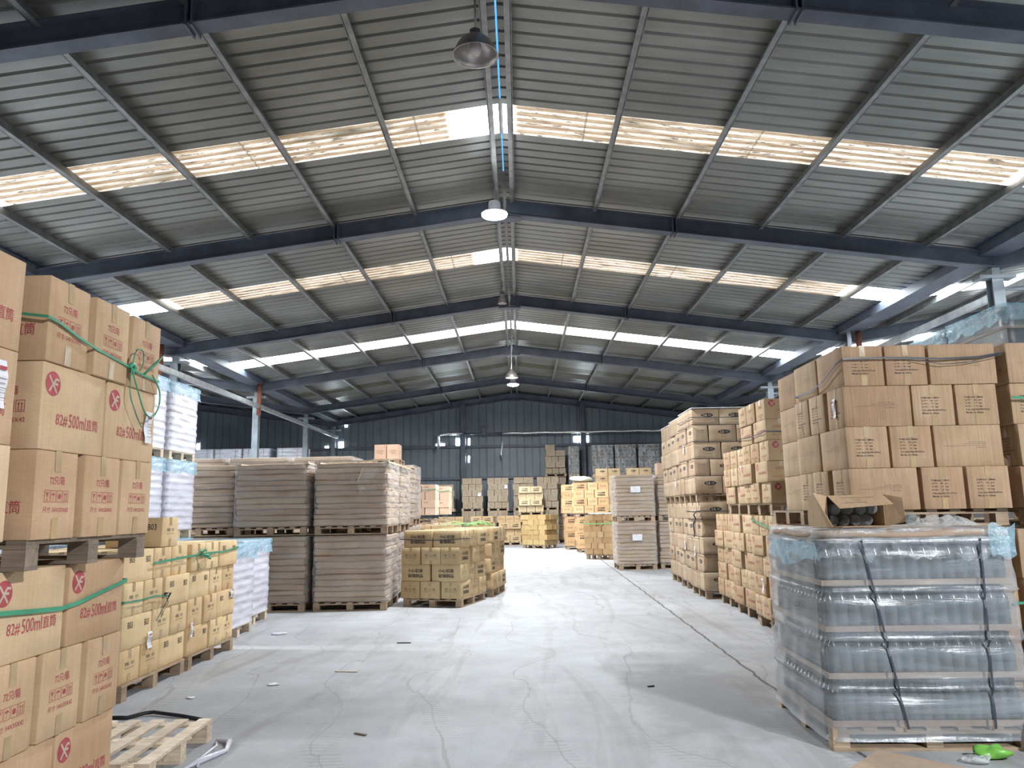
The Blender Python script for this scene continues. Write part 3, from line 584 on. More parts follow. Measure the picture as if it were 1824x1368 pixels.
# ---------------------------------------------------------------- pallets
_pal = {}
def pallet_proto(Wd, D, H, nb, mk, along='y', detail=2, cross=True):
    """returns a list of (name, mesh, offset); boards run along the given axis, origin at the base centre"""
    key = (Wd, D, H, nb, mk, along, detail, cross)
    if key in _pal: return _pal[key]
    mat = M[mk]; parts = []
    A, B = (D, Wd) if along == 'y' else (Wd, D)       # A: board length, B: across the boards
    def sw(m, x0, x1, y0, y1, z0, z1):
        return m.box(y0, y1, x0, x1, z0, z1) if along == 'y' else m.box(x0, x1, y0, y1, z0, z1)
    bw = 0.085 if nb > 5 else 0.10; t = 0.018; blk = H - 4 * t + 0.0
    def bb(x0, x1, y0, y1, z0, z1): return sw(MB(), x0, x1, y0, y1, z0, z1)
    deck = []; strs = []; blks = []; base = []
    for i in range(nb):
        y = -B/2 + bw/2 + (B - bw) * i / (nb - 1); deck.append((-A/2, A/2, y - bw/2, y + bw/2, H - t, H))
    for x in (-A/2 + 0.045, 0, A/2 - 0.045): strs.append((x - 0.045, x + 0.045, -B/2, B/2, H - 2*t, H - t - 0.0005))
    for x in (-A/2 + 0.045, 0, A/2 - 0.045):
        for y in (-B/2 + 0.05, 0, B/2 - 0.05): blks.append((x - 0.043, x + 0.043, y - 0.05, y + 0.05, t + 0.0005, H - 2*t - 0.0005))
    if cross:
        for x in (-A/2 + 0.045, 0, A/2 - 0.045): base.append((x - 0.045, x + 0.045, -B/2, B/2, 0, t))
    else:
        for y in (-B/2 + 0.05, 0, B/2 - 0.05): base.append((-A/2, A/2, y - 0.05, y + 0.05, 0, t))
    if detail == 2:
        for nm, lst in (('deck_board', deck), ('stringer_board', strs), ('block', blks), ('base_board', base)):
            for c in lst: parts.append((nm, bb(*c).mesh(nm, mat)))
    else:
        for nm, lst in (('deck', deck + strs), ('blocks', blks), ('base', base)):
            m = MB()
            for c in lst: sw(m, *c)
            parts.append((nm, m.mesh(nm, mat)))
    _pal[key] = parts; return parts
def pallet(x, y, z, Wd, D, H=0.14, rz=0.0, nb=7, mat='wood', along='y', detail=2, label=None, cross=True):
    e = empty('pallet', (x, y, z), rz, label, 'pallet')
    for nm, me in pallet_proto(round(Wd, 2), round(D, 2), H, nb, mat, along, detail, cross):
        o = inst(nm, me, e)
    return e

# ---------------------------------------------------------------- pallet stacks of cartons
def pin(k, flip=False):
    """seven cartons: four crosswise, three lengthwise. returns (cx, cy, rot, w, d) and the footprint"""
    L, a = k.L + .008, k.W + .008; W_ = 2*a + L; D_ = max(2*L, 3*a); out = []
    for i in range(2):
        for j in range(2): out.append((-W_/2 + a*(i+.5), -D_/2 + L*(.5) if j == 0 else D_/2 - L*.5, 90, a, L))
    for j in range(3):
        yy = (-D_/2 + a/2, 0, D_/2 - a/2)[j]; out.append((W_/2 - L/2, yy, 0, L, a))
    if flip: out = [(-c[0], c[1], c[2], c[3], c[4]) for c in out]
    return out, W_, D_
def rot90(lay):
    out, W_, D_ = lay; return [(-c[1], c[0], (c[2] + 90) % 180, c[4], c[3]) for c in out], D_, W_
def row23(k, flip=False):
    """front row of three ends, two rows of two long sides behind (flip: the other way round)"""
    L, a = k.L + .006, k.W + .006; W_ = max(2*L, 3*a); out = []; D_ = L + 2*a
    y0 = -D_/2
    for i in range(3): out.append((-W_/2 + a/2 + (W_ - a)*i/2, y0 + L/2, 90, a, L))
    for j in range(2):
        for i in range(2): out.append((-W_/2 + L/2 + (W_ - L)*i, y0 + L + a*(j+.5), 0, L, a))
    if flip: out = [(c[0], -c[1], c[2], c[3], c[4]) for c in out]
    return out, W_, D_
def jlay(k, flip=False):
    L, a = k.L + .006, k.W + .006; W_ = a + 2*L; D_ = 4*a; out = []
    for j in range(2): out.append((-W_/2 + a/2, -D_/2 + L/2 + (D_ - L)*j, 90, a, L))
    for i in range(2):
        for j in range(4): out.append((-W_/2 + a + L*(i+.5), -D_/2 + a*(j+.5), 0, L, a))
    if flip: out = [(-c[0], c[1], c[2], c[3], c[4]) for c in out]
    return out, W_, D_
def grid(k, nx, ny, turned=False):
    w_, d_ = ((k.W, k.L) if turned else (k.L, k.W)); w_ += .006; d_ += .006; out = []
    for i in range(nx):
        for j in range(ny): out.append((-(nx*w_)/2 + w_*(i+.5), -(ny*d_)/2 + d_*(j+.5), 90 if turned else 0, w_, d_))
    return out, nx*w_, ny*d_
TIER = {1: ['only tier'], 2: ['lower tier', 'top tier'], 3: ['bottom tier', 'middle tier', 'top tier']}
def tiername(i, n): return TIER[n][i] if n in TIER else ('bottom tier' if i == 0 else 'top tier' if i == n-1 else ORD[i] + ' tier')
PILE = MB(); PILEM = []
def pile(k, loc, rz, rnd):
    body, pr, tp = rnd.choice(k.variants); c_, s_ = math.cos(rz), math.sin(rz)
    for me in (body, pr):
        if me is None: continue
        idx = []
        for mt in me.materials:
            if mt not in PILEM: PILEM.append(mt)
            idx.append(PILEM.index(mt))
        b = len(PILE.v)
        for v in me.vertices: PILE.v.append((loc[0] + v.co.x*c_ - v.co.y*s_, loc[1] + v.co.x*s_ + v.co.y*c_, loc[2] + v.co.z))
        for f in me.polygons: PILE.f.append(tuple(i + b for i in f.vertices)); PILE.m.append(idx[f.material_index]); PILE.sm.append(False)
def stack(k, layers, corner, z, rz, desc, name, side='R', jit=0.008, see='FS', top=False, detail=2, seed=1, group=None, fill=False, dz=0.002, stuff=False):
    """corner: front right ('R') or front left ('L') point of the stack (that side faces the aisle)"""
    rnd = random.Random(seed); W_ = max(l[1] for l in layers); D_ = max(l[2] for l in layers)
    ca, sa = math.cos(R(rz)), math.sin(R(rz)); ox = -W_/2 if side == 'R' else W_/2; oy = D_/2
    cx = corner[0] + ox*ca - oy*sa; cy = corner[1] + ox*sa + oy*ca; zz = z; objs = []
    for li, (lay, w0, d0) in enumerate(layers):
        jx, jy = rnd.uniform(-jit*1.5, jit*1.5), rnd.uniform(-jit, jit)
        fr = []; sd = []; rest = []
        for c in lay:
            isf = c[1] - c[4]/2 < -d0/2 + 0.02 + 0.05; iss = (c[0] + c[3]/2 > w0/2 - 0.06) if side == 'R' else (c[0] - c[3]/2 < -w0/2 + 0.06)
            (fr if isf and 'F' in see else sd if iss and 'S' in see else rest).append(c)
        fr.sort(key=lambda c: c[0]); sd.sort(key=lambda c: c[1]); rest.sort(key=lambda c: (c[1], c[0]))
        if not (fill or (top and li == len(layers)-1)): rest = []
        for q, (lst, nm) in enumerate(((fr, 'front row'), (sd, 'aisle side'), (rest, 'inner rows'))):
            for i, c in enumerate(lst):
                x = c[0] + jx + rnd.uniform(-jit, jit)*.3; y = c[1] + jy + rnd.uniform(-jit, jit)*.3
                if q == 0 and rnd.random() < .3: y -= rnd.uniform(0, jit*1.6)
                if q == 1 and rnd.random() < .3: x += (rnd.uniform(0, jit*2) if side == 'R' else -rnd.uniform(0, jit*2))
                pos = {0: 'front ' + ('left' if i == 0 else 'right' if i == len(lst)-1 else 'middle' if len(lst) == 3 else ORD[i]), 1: 'side ' + ORD[i], 2: 'inner ' + ORD[i]}[q]
                lab = '%s, %s, %s, %s' % (desc, tiername(li, len(layers)), pos, name)
                r_ = R(c[2]) + (math.pi if rnd.random() < .5 else 0) + rnd.uniform(-1, 1) * R(0.35 if jit < .015 else 0.8)
                if stuff:
                    pile(k, (cx + x*ca - y*sa, cy + x*sa + y*ca, zz), R(rz) + r_, rnd); continue
                o = k.make((cx + x*ca - y*sa, cy + x*sa + y*ca, zz), R(rz) + r_, lab, group=group or 'cartons of the ' + name, detail=detail, rnd=rnd)
                objs.append(o)
        zz += k.H + dz
    return (cx, cy, W_, D_, zz, objs)
def strap(pts, label, mat='strap_g', w_=0.012, t=0.0025, name='strap', closed=False):
    m = MB(); pts = [Vector(p) for p in pts]
    if closed: pts.append(pts[0])
    vs = []
    for i, p in enumerate(pts):
        a = pts[max(i-1, 0)]; b = pts[min(i+1, len(pts)-1)]; d = (b - a).normalized(); up = Vector((0, 0, 1)) if abs(d.z) < .9 else Vector((0, -1, 0))
        s_ = d.cross(up).normalized() * (t/2); u = s_.cross(d).normalized() * (w_/2)
        if s_.length < 1e-6: continue
        vs += [p - s_ - u, p + s_ - u, p + s_ + u, p - s_ + u]
    n = len(vs) // 4; fs = [(4*i+k, 4*i+(k+1)%4, 4*(i+1)+(k+1)%4, 4*(i+1)+k) for i in range(n-1) for k in range(4)] + [(0, 3, 2, 1), (4*n-4, 4*n-3, 4*n-2, 4*n-1)]
    m.add(vs, fs); return tag(m.build(name, M[mat]), label, 'strap')
def loop_around(info, rz, z, off=0.012, sag=0.02, seed=0, n=7):
    """points of a strap round a stack, front and both sides"""
    cx, cy, W_, D_ = info[:4]; rnd = random.Random(seed); ca, sa = math.cos(R(rz)), math.sin(R(rz)); w2 = W_/2 + off; d2 = D_/2 + off; pts = []
    cs = [(-w2, d2), (-w2, -d2), (w2, -d2), (w2, d2)]
    for (a, b), (c, d) in zip(cs, cs[1:] + cs[:1]):
        for i in range(n):
            t = i / n; x = a + (c-a)*t; y = b + (d-b)*t
            pts.append((cx + x*ca - y*sa, cy + x*sa + y*ca, z + rnd.uniform(-.3, .3)*sag - sag*math.sin(t*math.pi)))
    pts.append(pts[0]); return pts

# ---- left foreground: two pallets of large cartons, one pallet high stack on another
P82, Q82 = pin(K82, True), pin(K82)
desc = 'large tan carton'
# lower far / near, upper far / near   (right side faces the aisle)
lf = stack(K82, [P82, Q82, P82], (-1.955, 3.20), 0.145, 0, desc, 'left foreground lower stack, far pallet', seed=3)
pallet(lf[0], lf[1], 0, 1.14, 1.03, 0.145, nb=7, mat='wood', label='pallet on the floor under the second carton stack on the left')
ln = stack(K82, [Q82, P82, Q82], (-1.955, 2.12), 0.145, 0, desc, 'left foreground lower stack, near pallet', seed=4)
pallet(ln[0], ln[1], 0, 1.14, 1.03, 0.145, nb=7, mat='wood', label='pallet on the floor under the carton stack nearest the viewer')
uf = stack(K82, [Q82, P82, Q82], (-1.85, 3.235), 1.41, 0, desc, 'left foreground upper stack, far pallet', seed=5)
pallet(uf[0], uf[1], 1.285, 1.14, 1.03, 0.125, nb=7, mat='woodg', label='dark weathered pallet under the upper carton stack on the left')
un = stack(K82, [P82, P82, P82], (-1.86, 2.04), 1.41, 0, desc, 'left foreground upper stack, near pallet', seed=6)
pallet(un[0], un[1], 1.285, 1.14, 1.03, 0.125, nb=7, mat='woodg', label='weathered pallet under the upper stack at the left edge')
strap([(-1.945, 3.16, 1.125), (-1.942, 3.5, 1.10), (-1.942, 3.66, 1.09), (-1.942, 3.8, 1.10), (-1.942, 4.0, 1.13), (-1.942, 4.245, 1.165), (-2.1, 4.262, 1.165)], 'green plastic strap across the lower large cartons on the left', 'strap_g', 0.02)
g0 = strap([(-2.2, 3.218, 2.38), (-1.95, 3.218, 2.37), (-1.838, 3.218, 2.355), (-1.835, 3.3, 2.345), (-1.835, 3.45, 2.315), (-1.835, 3.62, 2.29), (-1.835, 3.8, 2.275), (-1.833, 3.92, 2.262), (-1.833, 4.0, 2.25), (-1.833, 4.1, 2.245), (-1.833, 4.25, 2.24), (-2.1, 4.28, 2.24)], 'green plastic cord tied round the top large cartons on the left', 'strap_g', 0.011, 0.006)
m = MB(); kx, ky, kz = -1.828, 3.93, 2.262
m.tube(smooth([(kx, ky, kz - .02), (kx + .004, ky + .03, kz), (kx, ky + .01, kz + .02), (kx, ky - .02, kz)]), 0.011, 6)
m.tube(smooth([(kx, ky, kz), (kx + .02, ky - .0, kz + .09), (kx + .02, ky + .07, kz + .10), (kx + .01, ky + .10, kz + .04), (kx, ky + .09, kz)]), 0.0035, 6)
m.tube(smooth([(kx, ky, kz), (kx + .02, ky + .03, kz - .10), (kx + .03, ky + .10, kz - .215), (kx + .03, ky + .19, kz - .235), (kx + .025, ky + .27, kz - .17), (kx + .02, ky + .28, kz - .08), (kx + .005, ky + .22, kz - .0)]), 0.0045, 6)
m.tube(smooth([(kx, ky, kz), (kx + .015, ky - .03, kz - .14), (kx + .02, ky + .02, kz - .22), (kx + .02, ky + .10, kz - .30)]), 0.003, 6)
m.tube([(kx, ky + .14, kz - .01), (kx + .03, ky + .2, kz + .06), (kx + .04, ky + .27, kz + .12)], [0.006, 0.008, 0.002], 6)
tag(m.build('cord_knot', M['strap_g']), 'looped green knot of plastic cord on the upper left cartons', 'cord')
def note(loc, rz, w_, h_, label, seed=1):
    e = empty('paper_note', loc, rz, label, 'note'); m = MB(); n = 6
    vs = [(x, -0.002 - 0.006 * math.sin(i*1.3 + seed), z) for i, z in enumerate([h_ * (j/n - .5) for j in range(n+1)]) for x in (-w_/2, w_/2)]
    m.add(vs, [(2*i, 2*i+1, 2*i+3, 2*i+2) for i in range(n)]); m.build('sheet', M['paper'], e)
    m = MB()
    for i in range(5): m.box(-w_*.34, w_*(.34 - .08*(i % 2)), -0.012, -0.011, h_*(.1 - i*.1), h_*(.1 - i*.1) + .002)
    m.build('writing', M['ink2'], e)
    MB().box(-w_*.28, w_*.28, -0.012, -0.011, h_*.28, h_*.36).build('heading', M['red'], e); return e
note((-1.842, 4.17, 1.975), R(90), 0.075, 0.17, 'white paper note taped to upper left carton near the far corner')
note((-1.842, 2.95, 2.02), R(90), 0.075, 0.19, 'white paper note on the carton at the left edge of the picture', 3)

# ---- B03 cartons behind them on the left
bA, bB = rot90(pin(KB, True)), rot90(pin(KB))
desc = 'straw coloured carton'
b1 = stack(KB, [bB, bA, bB, bA], (-3.12, 6.58), 0.135, 0, desc, 'nearer B03 pallet on left', seed=11, top=True)
b2 = stack(KB, [bA, bB, bA, bB], (-3.12, 7.87), 0.135, 0, desc, 'farther B03 pallet on left', seed=12, top=True)
pallet(b1[0] + .02, b1[1], 0, 1.06, 1.2, 0.133, nb=7, along='y', label='pallet under the nearer stack of B03 cartons')
pallet(b2[0] + .02, b2[1], 0, 1.06, 1.2, 0.133, nb=7, along='y', label='pallet under the farther stack of B03 cartons')
KB.make((-3.40, 7.42, b1[4] + .003), R(180), 'single straw carton lying on top of the B03 cartons', group=None)
strap([(-4.0, 6.565, 0.80), (-3.105, 6.565, .80), (-3.10, 6.8, .79), (-3.10, 7.1, .795), (-3.10, 7.4, .77)], 'green strap round the third tier of the near B03 pallet', 'strap_g', 0.014)
strap([(-3.105, 7.05, 1.085), (-3.10, 7.6, 1.10), (-3.10, 8.0, 1.105), (-3.10, 8.3, 1.11), (-3.10, 8.7, 1.10), (-3.10, 9.14, 1.13), (-3.5, 9.15, 1.13)], 'green strap along the top tier of B03 cartons', 'strap_g', 0.02)
m = MB()
for a, b, c in ((.12, .05, 0), (-.1, .04, .01), (.18, -.02, .02), (.22, -.05, .03)): m.tube([(-3.095, 8.05, 1.11), (-3.07 + c, 8.05 + a*.5, 1.11 + b), (-3.085, 8.05 + a, 1.11 + b*.3)], [.006, .012, .003], 6)
m.tube([(-3.08, 7.9, 1.10), (-3.07, 7.93, 1.0), (-3.07, 8.05, .95), (-3.08, 8.17, 1.0)], .003, 6)
tag(m.build('strap_knot', M['strap_g']), 'knotted green strap ends on the top B03 cartons', 'strap')
m = MB().tube([(-3.095, 7.28, .80), (-3.07, 7.34, .80), (-3.08, 7.26, .70), (-3.09, 7.12, .58)], [.012, .01, .004, .003], 6).tube([(-3.095, 7.28, .80), (-3.07, 7.30, .72), (-3.085, 7.2, .60)], .003, 6)
tag(m.build('strap_knot', M['strap_d']), 'dark knotted cord end on the near B03 cartons', 'strap')
note((-3.108, 7.05, .43), R(90), 0.08, 0.14, 'white paper note on a bottom B03 carton', 2)
note((-3.108, 7.95, .38), R(90), 0.05, 0.14, 'narrow white slip beside the gap in the B03 cartons', 4)
note((-3.108, 9.0, .63), R(90), 0.09, 0.10, 'small white slip on the far end of the B03 cartons', 5)

# ---- film wrapped loads -------------------------------------------------------
def skin(Wd, D, z0, z1, amp, prof=None, seed=1, nz=36, per=14, cor=0.05, closed_top=False):
    rnd = random.Random(seed); ph = [rnd.uniform(0, 6) for _ in range(8)]; ring = []
    def side(ax, ay, bx, by, n):
        for i in range(n): t = i/n; ring.append((ax + (bx-ax)*t, ay + (by-ay)*t))
    w2, d2, c = Wd/2, D/2, cor
    side(-w2+c, -d2, w2-c, -d2, per); side(w2-c, -d2, w2, -d2+c, 3); side(w2, -d2+c, w2, d2-c, per); side(w2, d2-c, w2-c, d2, 3)
    side(w2-c, d2, -w2+c, d2, per); side(-w2+c, d2, -w2, d2-c, 3); side(-w2, d2-c, -w2, -d2+c, per); side(-w2, -d2+c, -w2+c, -d2, 3)
    n = len(ring); vs = []
    for j in range(nz + 1):
        t = j/nz; z = z0 + (z1-z0)*t; pr = prof(t) if prof else 0
        for i, (x, y) in enumerate(ring):
            a = math.atan2(y/d2, x/w2); l = math.hypot(x, y)
            dd = pr + amp * (math.sin(7*a + ph[0] + 3*t) * math.sin(23*t + ph[1]) * .5 + math.sin(17*a + ph[2] - 9*t) * .25 + math.sin(41*t + 5*a + ph[3]) * .35)
            vs.append((x + x/l*dd, y + y/l*dd, z))
    fs = [(j*n+i, j*n+(i+1)%n, (j+1)*n+(i+1)%n, (j+1)*n+i) for j in range(nz) for i in range(n)]
    m = MB()
    if closed_top:
        vs.append((0, 0, z1 + .01)); c_ = len(vs)-1; fs += [(nz*n+i, nz*n+(i+1)%n, c_) for i in range(n)]
    return m.add(vs, fs, 0, True)
_sl = {}
def sheet_load(x, y, z, Wd, D, H, label, seed=1, rz=0, n=11, topboard=True, paper=False, pal=True, palmat='wood', lab_p=None, var=0):
    """flattened carton sheets in bundles, wrapped in stretch film, on a pallet"""
    if pal: pallet(x, y, z, Wd - .03, D - .03, 0.13, rz, nb=7, mat=palmat, along='y', detail=2 if y < 20 else 1, label=lab_p)
    key = (Wd, D, H, var, n, topboard)
    e = empty('wrapped_sheet_load', (x, y, z + .131), rz, label, 'wrapped load')
    if key not in _sl:
        rnd = random.Random(50 + var); parts = []; zz = .005; hs = [rnd.uniform(.7, 1.3) for _ in range(n)]; s_ = sum(hs); h0 = H - .142 - (.03 if topboard else 0)
        for i in range(n):
            h = h0 * hs[i] / s_; a, b = rnd.uniform(-.012, .012), rnd.uniform(-.012, .012); w2, d2 = Wd/2 - rnd.uniform(.01, .04), D/2 - rnd.uniform(.01, .04)
            m = MB(); N = 8; vs = []
            for zi, (dz_, ins) in enumerate(((.001, .022), (h*.16, 0), (h*.84, 0), (h - .001, .022))):
                for k in range(4*N):
                    s, t = divmod(k, N); t = t/N; px, py = [(-1 + 2*t, -1), (1, -1 + 2*t), (1 - 2*t, 1), (-1, 1 - 2*t)][s]
                    vs.append((a + px*(w2-ins), b + py*(d2-ins), zz + dz_ + .004*math.sin(k*1.1 + i)))
            r = 4*N; fs = [(j*r+k, j*r+(k+1)%r, (j+1)*r+(k+1)%r, (j+1)*r+k) for j in range(3) for k in range(r)] + [tuple(reversed(range(r))), tuple(range(3*r, 4*r))]
            m.add(vs, fs); parts.append(('cardboard_bundle', m.mesh('cardboard_bundle', M['sheet']))); zz += h
        if topboard:
            m = MB(); 
            for sx in (-1, 1): m.box(sx*(Wd/2-.03)-.04, sx*(Wd/2-.03)+.04, -D/2, D/2, zz + .001, zz + .026)
            for yy in (-D/2 + .04, 0, D/2 - .04): m.box(-Wd/2, Wd/2, yy-.04, yy+.04, zz + .026, zz + .042)
            parts.append(('top_frame', m.mesh('top_frame', M['woodw'])))
        parts.append(('stretch_film', skin(Wd + .012, D + .012, .002, zz + .006, .010, seed=var+3).mesh('stretch_film', M['film'])))
        _sl[key] = parts
    for nm, me in _sl[key]: inst(nm, me, e)
    if paper:
        o = MB().box(-.12, .12, -D/2 - .035, -D/2 - .032, H*.5, H*.5 + .15).build('paper_label', M['paper'], e)
    return e
SW, SD = 1.17, 1.15
def two_high(x, y, desc, seed, Wd=SW, D=SD, h=1.15, rz=0, paper=False, tb=True, jx=0.0):
    sheet_load(x, y, 0, Wd, D, h, 'film wrapped load of brown carton sheets, lower one, ' + desc, seed, rz, paper=paper, lab_p='pallet on the floor under the sheets, ' + desc, var=seed % 3, topboard=False)
    sheet_load(x + jx, y, h + .012, Wd, D, h, 'film wrapped load of brown carton sheets, upper one, ' + desc, seed + 1, rz, paper=paper, lab_p='pallet between the two sheet loads, ' + desc, var=(seed + 1) % 3, topboard=tb)
two_high(-2.49, 12.90, 'nearest the aisle on left', 1)
two_high(-3.77, 12.92, 'second from the aisle on left', 2)
two_high(-5.04, 13.25, 'third from the aisle on left', 3, tb=False)
two_high(-2.52, 14.20, 'second row nearest the aisle on left', 4, jx=.04)
for i, x in enumerate((-3.8, -5.1, -6.4)):
    sheet_load(x, 16.2, 0, 1.2, 1.15, 1.31, 'low brown sheet load, third row, %s from the aisle' % ORD[i], 7, lab_p='pallet under the third row sheet load %s from aisle' % ORD[i], var=1, topboard=False)
    sheet_load(x, 16.2, 1.322, 1.2, 1.15, 1.31, 'upper brown sheet load, third row, %s from the aisle' % ORD[i], 8, lab_p='upper pallet of the third row %s from aisle' % ORD[i], var=2, topboard=False)
sheet_load(-2.55, 16.2, 0, 1.2, 1.15, 1.22, 'low brown sheet load behind the aisle corner, third row', 7, lab_p='pallet under the third row load at the aisle', var=1, topboard=False)
sheet_load(-2.55, 16.2, 1.232, 1.2, 1.15, 1.20, 'upper brown sheet load behind the aisle corner, third row', 8, lab_p='upper pallet of the third row load at the aisle', var=2, topboard=False)
pallet(-2.50, 15.95, 2.435, 0.52, .8, .12, nb=5, along='y', label='small pallet on the sheet load carrying two cartons')
pallet(-2.97, 15.95, 2.435, 0.40, .8, .10, nb=5, along='y', mat='woodw', label='empty small pallet on top of the wrapped sheets')
for i in range(2): KS.make((-2.50 + (-.127 if i == 0 else .127), 15.82, 2.557), R(90), 'small pinkish carton high on the sheet load, %s one' % ('left', 'right')[i], group='two cartons on top of the sheet loads')
# loose plank and torn film hanging on the near load
tag(MB().bar((-2.30, 12.285, 2.20), (-2.40, 12.30, 1.95), .022, .01).build('wooden_slat', M['woodw']), 'loose pale slat hanging on the front of the sheets', 'slat')
m = MB(); n = 8; vs = []
for i in range(n+1):
    t = i/n; vs += [(-2.36 + .05*t - .1*t*(1-t), 12.27 - .015*math.sin(i), 1.84 + .34*t), (-2.30 + .28*t**1.3, 12.255 - .02*math.sin(i*1.7), 1.80 + .38*t)]
tag(m.add(vs, [(2*i, 2*i+1, 2*i+3, 2*i+2) for i in range(n)], 0, True).build('torn_film', M['film']), 'torn flap of clear film on the front of the near sheet load', 'film')

# white trays wrapped in milky film with a blue cover
_tl = {}
def tray_load(x, y, z, Wd, D, H, label, rz=0, cap=True, n=10, fm='film_w', core='paper', lab_p=None, blue='film_b', capfr=0.11):
    pallet(x, y, z, Wd - .04, D - .04, .13, rz, nb=7, along='y', detail=2 if y < 14 else 1, mat='woodw', label=lab_p)
    key = (Wd, D, H, cap, n, fm, core)
    e = empty('wrapped_tray_load', (x, y, z + .131), rz, label, 'wrapped load')
    if key not in _tl:
        parts = []; h0 = H - .15
        for i in range(n):
            m = MB(); z0 = i*h0/n; h = h0/n; i_ = .02 if i % 2 else .028
            m.box(-Wd/2+i_+.012, Wd/2-i_-.012, -D/2+i_+.012, D/2-i_-.012, z0, z0 + h*.86, 0); m.box(-Wd/2+i_, Wd/2-i_, -D/2+i_, D/2-i_, z0 + h*.86, z0 + h*.995, 1)
            parts.append(('tray_layer', m.mesh('tray_layer', [M[core], M['tray']])))
        pf = lambda t: .004 * math.cos(2*math.pi*t*n)
        parts.append(('stretch_film', skin(Wd, D, .002, h0 + .01, .008, pf, seed=5, nz=48, closed_top=True).mesh('stretch_film', M[fm])))
        for sx in (-.28, .28):
            for fy in (-1, 1): parts.append(('binding_strap', MB().box(sx*Wd - .005, sx*Wd + .005, fy*(D/2+.022) - .002, fy*(D/2+.022) + .002, 0.003, h0).mesh('binding_strap', M['strap_d'])))
        if cap:
            m = skin(Wd + .05, D + .05, h0*(1-capfr), h0 + .03, .02, seed=9, nz=8, closed_top=True)
            # ragged lower hem
            rnd = random.Random(3); nn = 68
            m.v = [(v[0], v[1], v[2] - (rnd.uniform(0, .07) if i < nn else 0)) for i, v in enumerate(m.v)]
            parts.append(('blue_cover', m.mesh('blue_cover', M[blue])))
        _tl[key] = parts
    for nm, me in _tl[key]: inst(nm, me, e)
    return e
tray_load(-3.92, 10.00, 0, 1.14, .98, 1.12, 'white film wrapped tray load with blue cover behind the B03 cartons', lab_p='pallet under the nearer white wrapped load on left')
tray_load(-4.10, 11.12, 0, 1.14, 1.10, 1.14, 'white film wrapped tray load with torn blue cover before the brown sheets', lab_p='pallet under the farther white wrapped load on left')
for i, (yy, nm) in enumerate(((10.68, 'nearer'), (11.83, 'farther'))):
    for lv, ln_ in enumerate(('bottom', 'middle', 'top')):
        tray_load(-5.52, yy, lv*1.165, 1.12, 1.06 if i == 0 else .95, 1.15, 'pale wrapped tray load with blue cover, %s of the %s column on left' % (ln_, nm), lab_p='pallet of the %s load in the %s column on left' % (ln_, nm))

# ---- caution glass cartons left of the aisle
xA, xB = row23(KX), row23(KX, True); desc = 'khaki carton'
c1 = stack(KX, [xA, xB, xA, xB], (-.775, 12.47), .135, -17, desc, 'near khaki stack left of aisle centre', seed=21, top=True, jit=.016)
pallet(c1[0], c1[1], 0, 1.0, 1.1, .133, R(-17), nb=6, label='pallet under the nearer khaki carton stack', cross=False)
c2 = stack(KX, [xB, xA, xB, xA], (-.33, 13.88), .135, -10, desc, 'far khaki stack left of aisle centre', seed=22, top=True, jit=.016)
pallet(c2[0], c2[1], 0, 1.0, 1.1, .133, R(-10), nb=6, label='pallet under the farther khaki carton stack', cross=False)
strap(loop_around(c1, -17, 1.06, .02, .015, 2), 'dark cord round the top tier of the khaki cartons', 'strap_d', .012, .006)
m = MB(); rnd = random.Random(5)
for k in range(7):
    a = rnd.uniform(0, 6.28); x0, y0 = -.75 + rnd.uniform(-.3, .3), 14.6 + rnd.uniform(-.3, .3)
    m.tube([(x0 + math.cos(a)*t*.5, y0 + math.sin(a)*t*.35, 1.235 + .07*math.sin((t+.5)*3.0) * (1 if k % 2 else .5)) for t in (-.6, -.3, 0, .3, .6)], .008, 6)
tag(m.build('loose_strapping', M['strap_l']), 'loose light green strapping lying on the far khaki cartons', 'strap')
c3 = stack(KX, [xA, xB, xA, xB], (-1.25, 17.05), .135, -4, desc, 'low khaki stack behind the two aisle stacks', seed=23, top=True, jit=.012)
pallet(c3[0], c3[1], 0, 1.0, 1.1, .133, R(-4), nb=6, label='pallet under the low khaki stack behind the aisle stacks')

# ---- right: brown export cartons
iA, iB = pin(KI), pin(KI, True); desc = 'brown export carton'
r1 = stack(KI, [iB, iA, iB, iA], (2.80, 6.22), 1.445, 0, desc, 'upper stack on the right', side='L', seed=31, jit=.012)
# (layers read from the bottom: long side left, ends left, long side left, ends left)
pallet(r1[0], r1[1], 1.312, 1.2, 1.05, .13, 0, nb=7, label='pallet under the upper brown export cartons on the right')
jA, jB = pin(KI2), pin(KI2, True)
r2 = stack(KI2, [jA, jB, jA], (2.76, 6.22), .15, 0, desc, 'lower stack on the right', side='L', seed=32, jit=.012)
pallet(r2[0], r2[1], 0, 1.2, 1.05, .148, 0, nb=7, label='floor pallet under the brown export cartons on the right')
r3 = stack(KI, [iA, iB, iA, iB], (4.14, 6.22), 1.445, 0, desc, 'upper stack at the right edge', side='L', seed=33, jit=.012)
pallet(r3[0], r3[1], 1.312, 1.2, 1.05, .13, 0, nb=7, label='pallet under the upper cartons at the right edge')
r4 = stack(KI2, [jB, jA, jB], (4.06, 6.20), .15, 0, desc, 'lower stack at the right edge', side='L', seed=34, jit=.012)
pallet(r4[0], r4[1], 0, 1.2, 1.05, .148, 0, nb=7, label='floor pallet under the cartons at the right edge')
KI.make((3.02, 7.65, 1.445 + .332*3), R(90), 'single brown export carton showing behind the upper right stack', rnd=random.Random(1))
KI.make((3.02, 7.65, 1.445 + .332*2), R(90), 'brown export carton below the single one behind upper right stack', rnd=random.Random(2))
KI.make((3.02, 7.65, 1.445 + .332*1), R(90), 'brown export carton, second one up behind the upper right stack', rnd=random.Random(3))
KI.make((3.02, 7.65, 1.445), R(90), 'brown export carton, lowest one behind the upper right stack', rnd=random.Random(4))
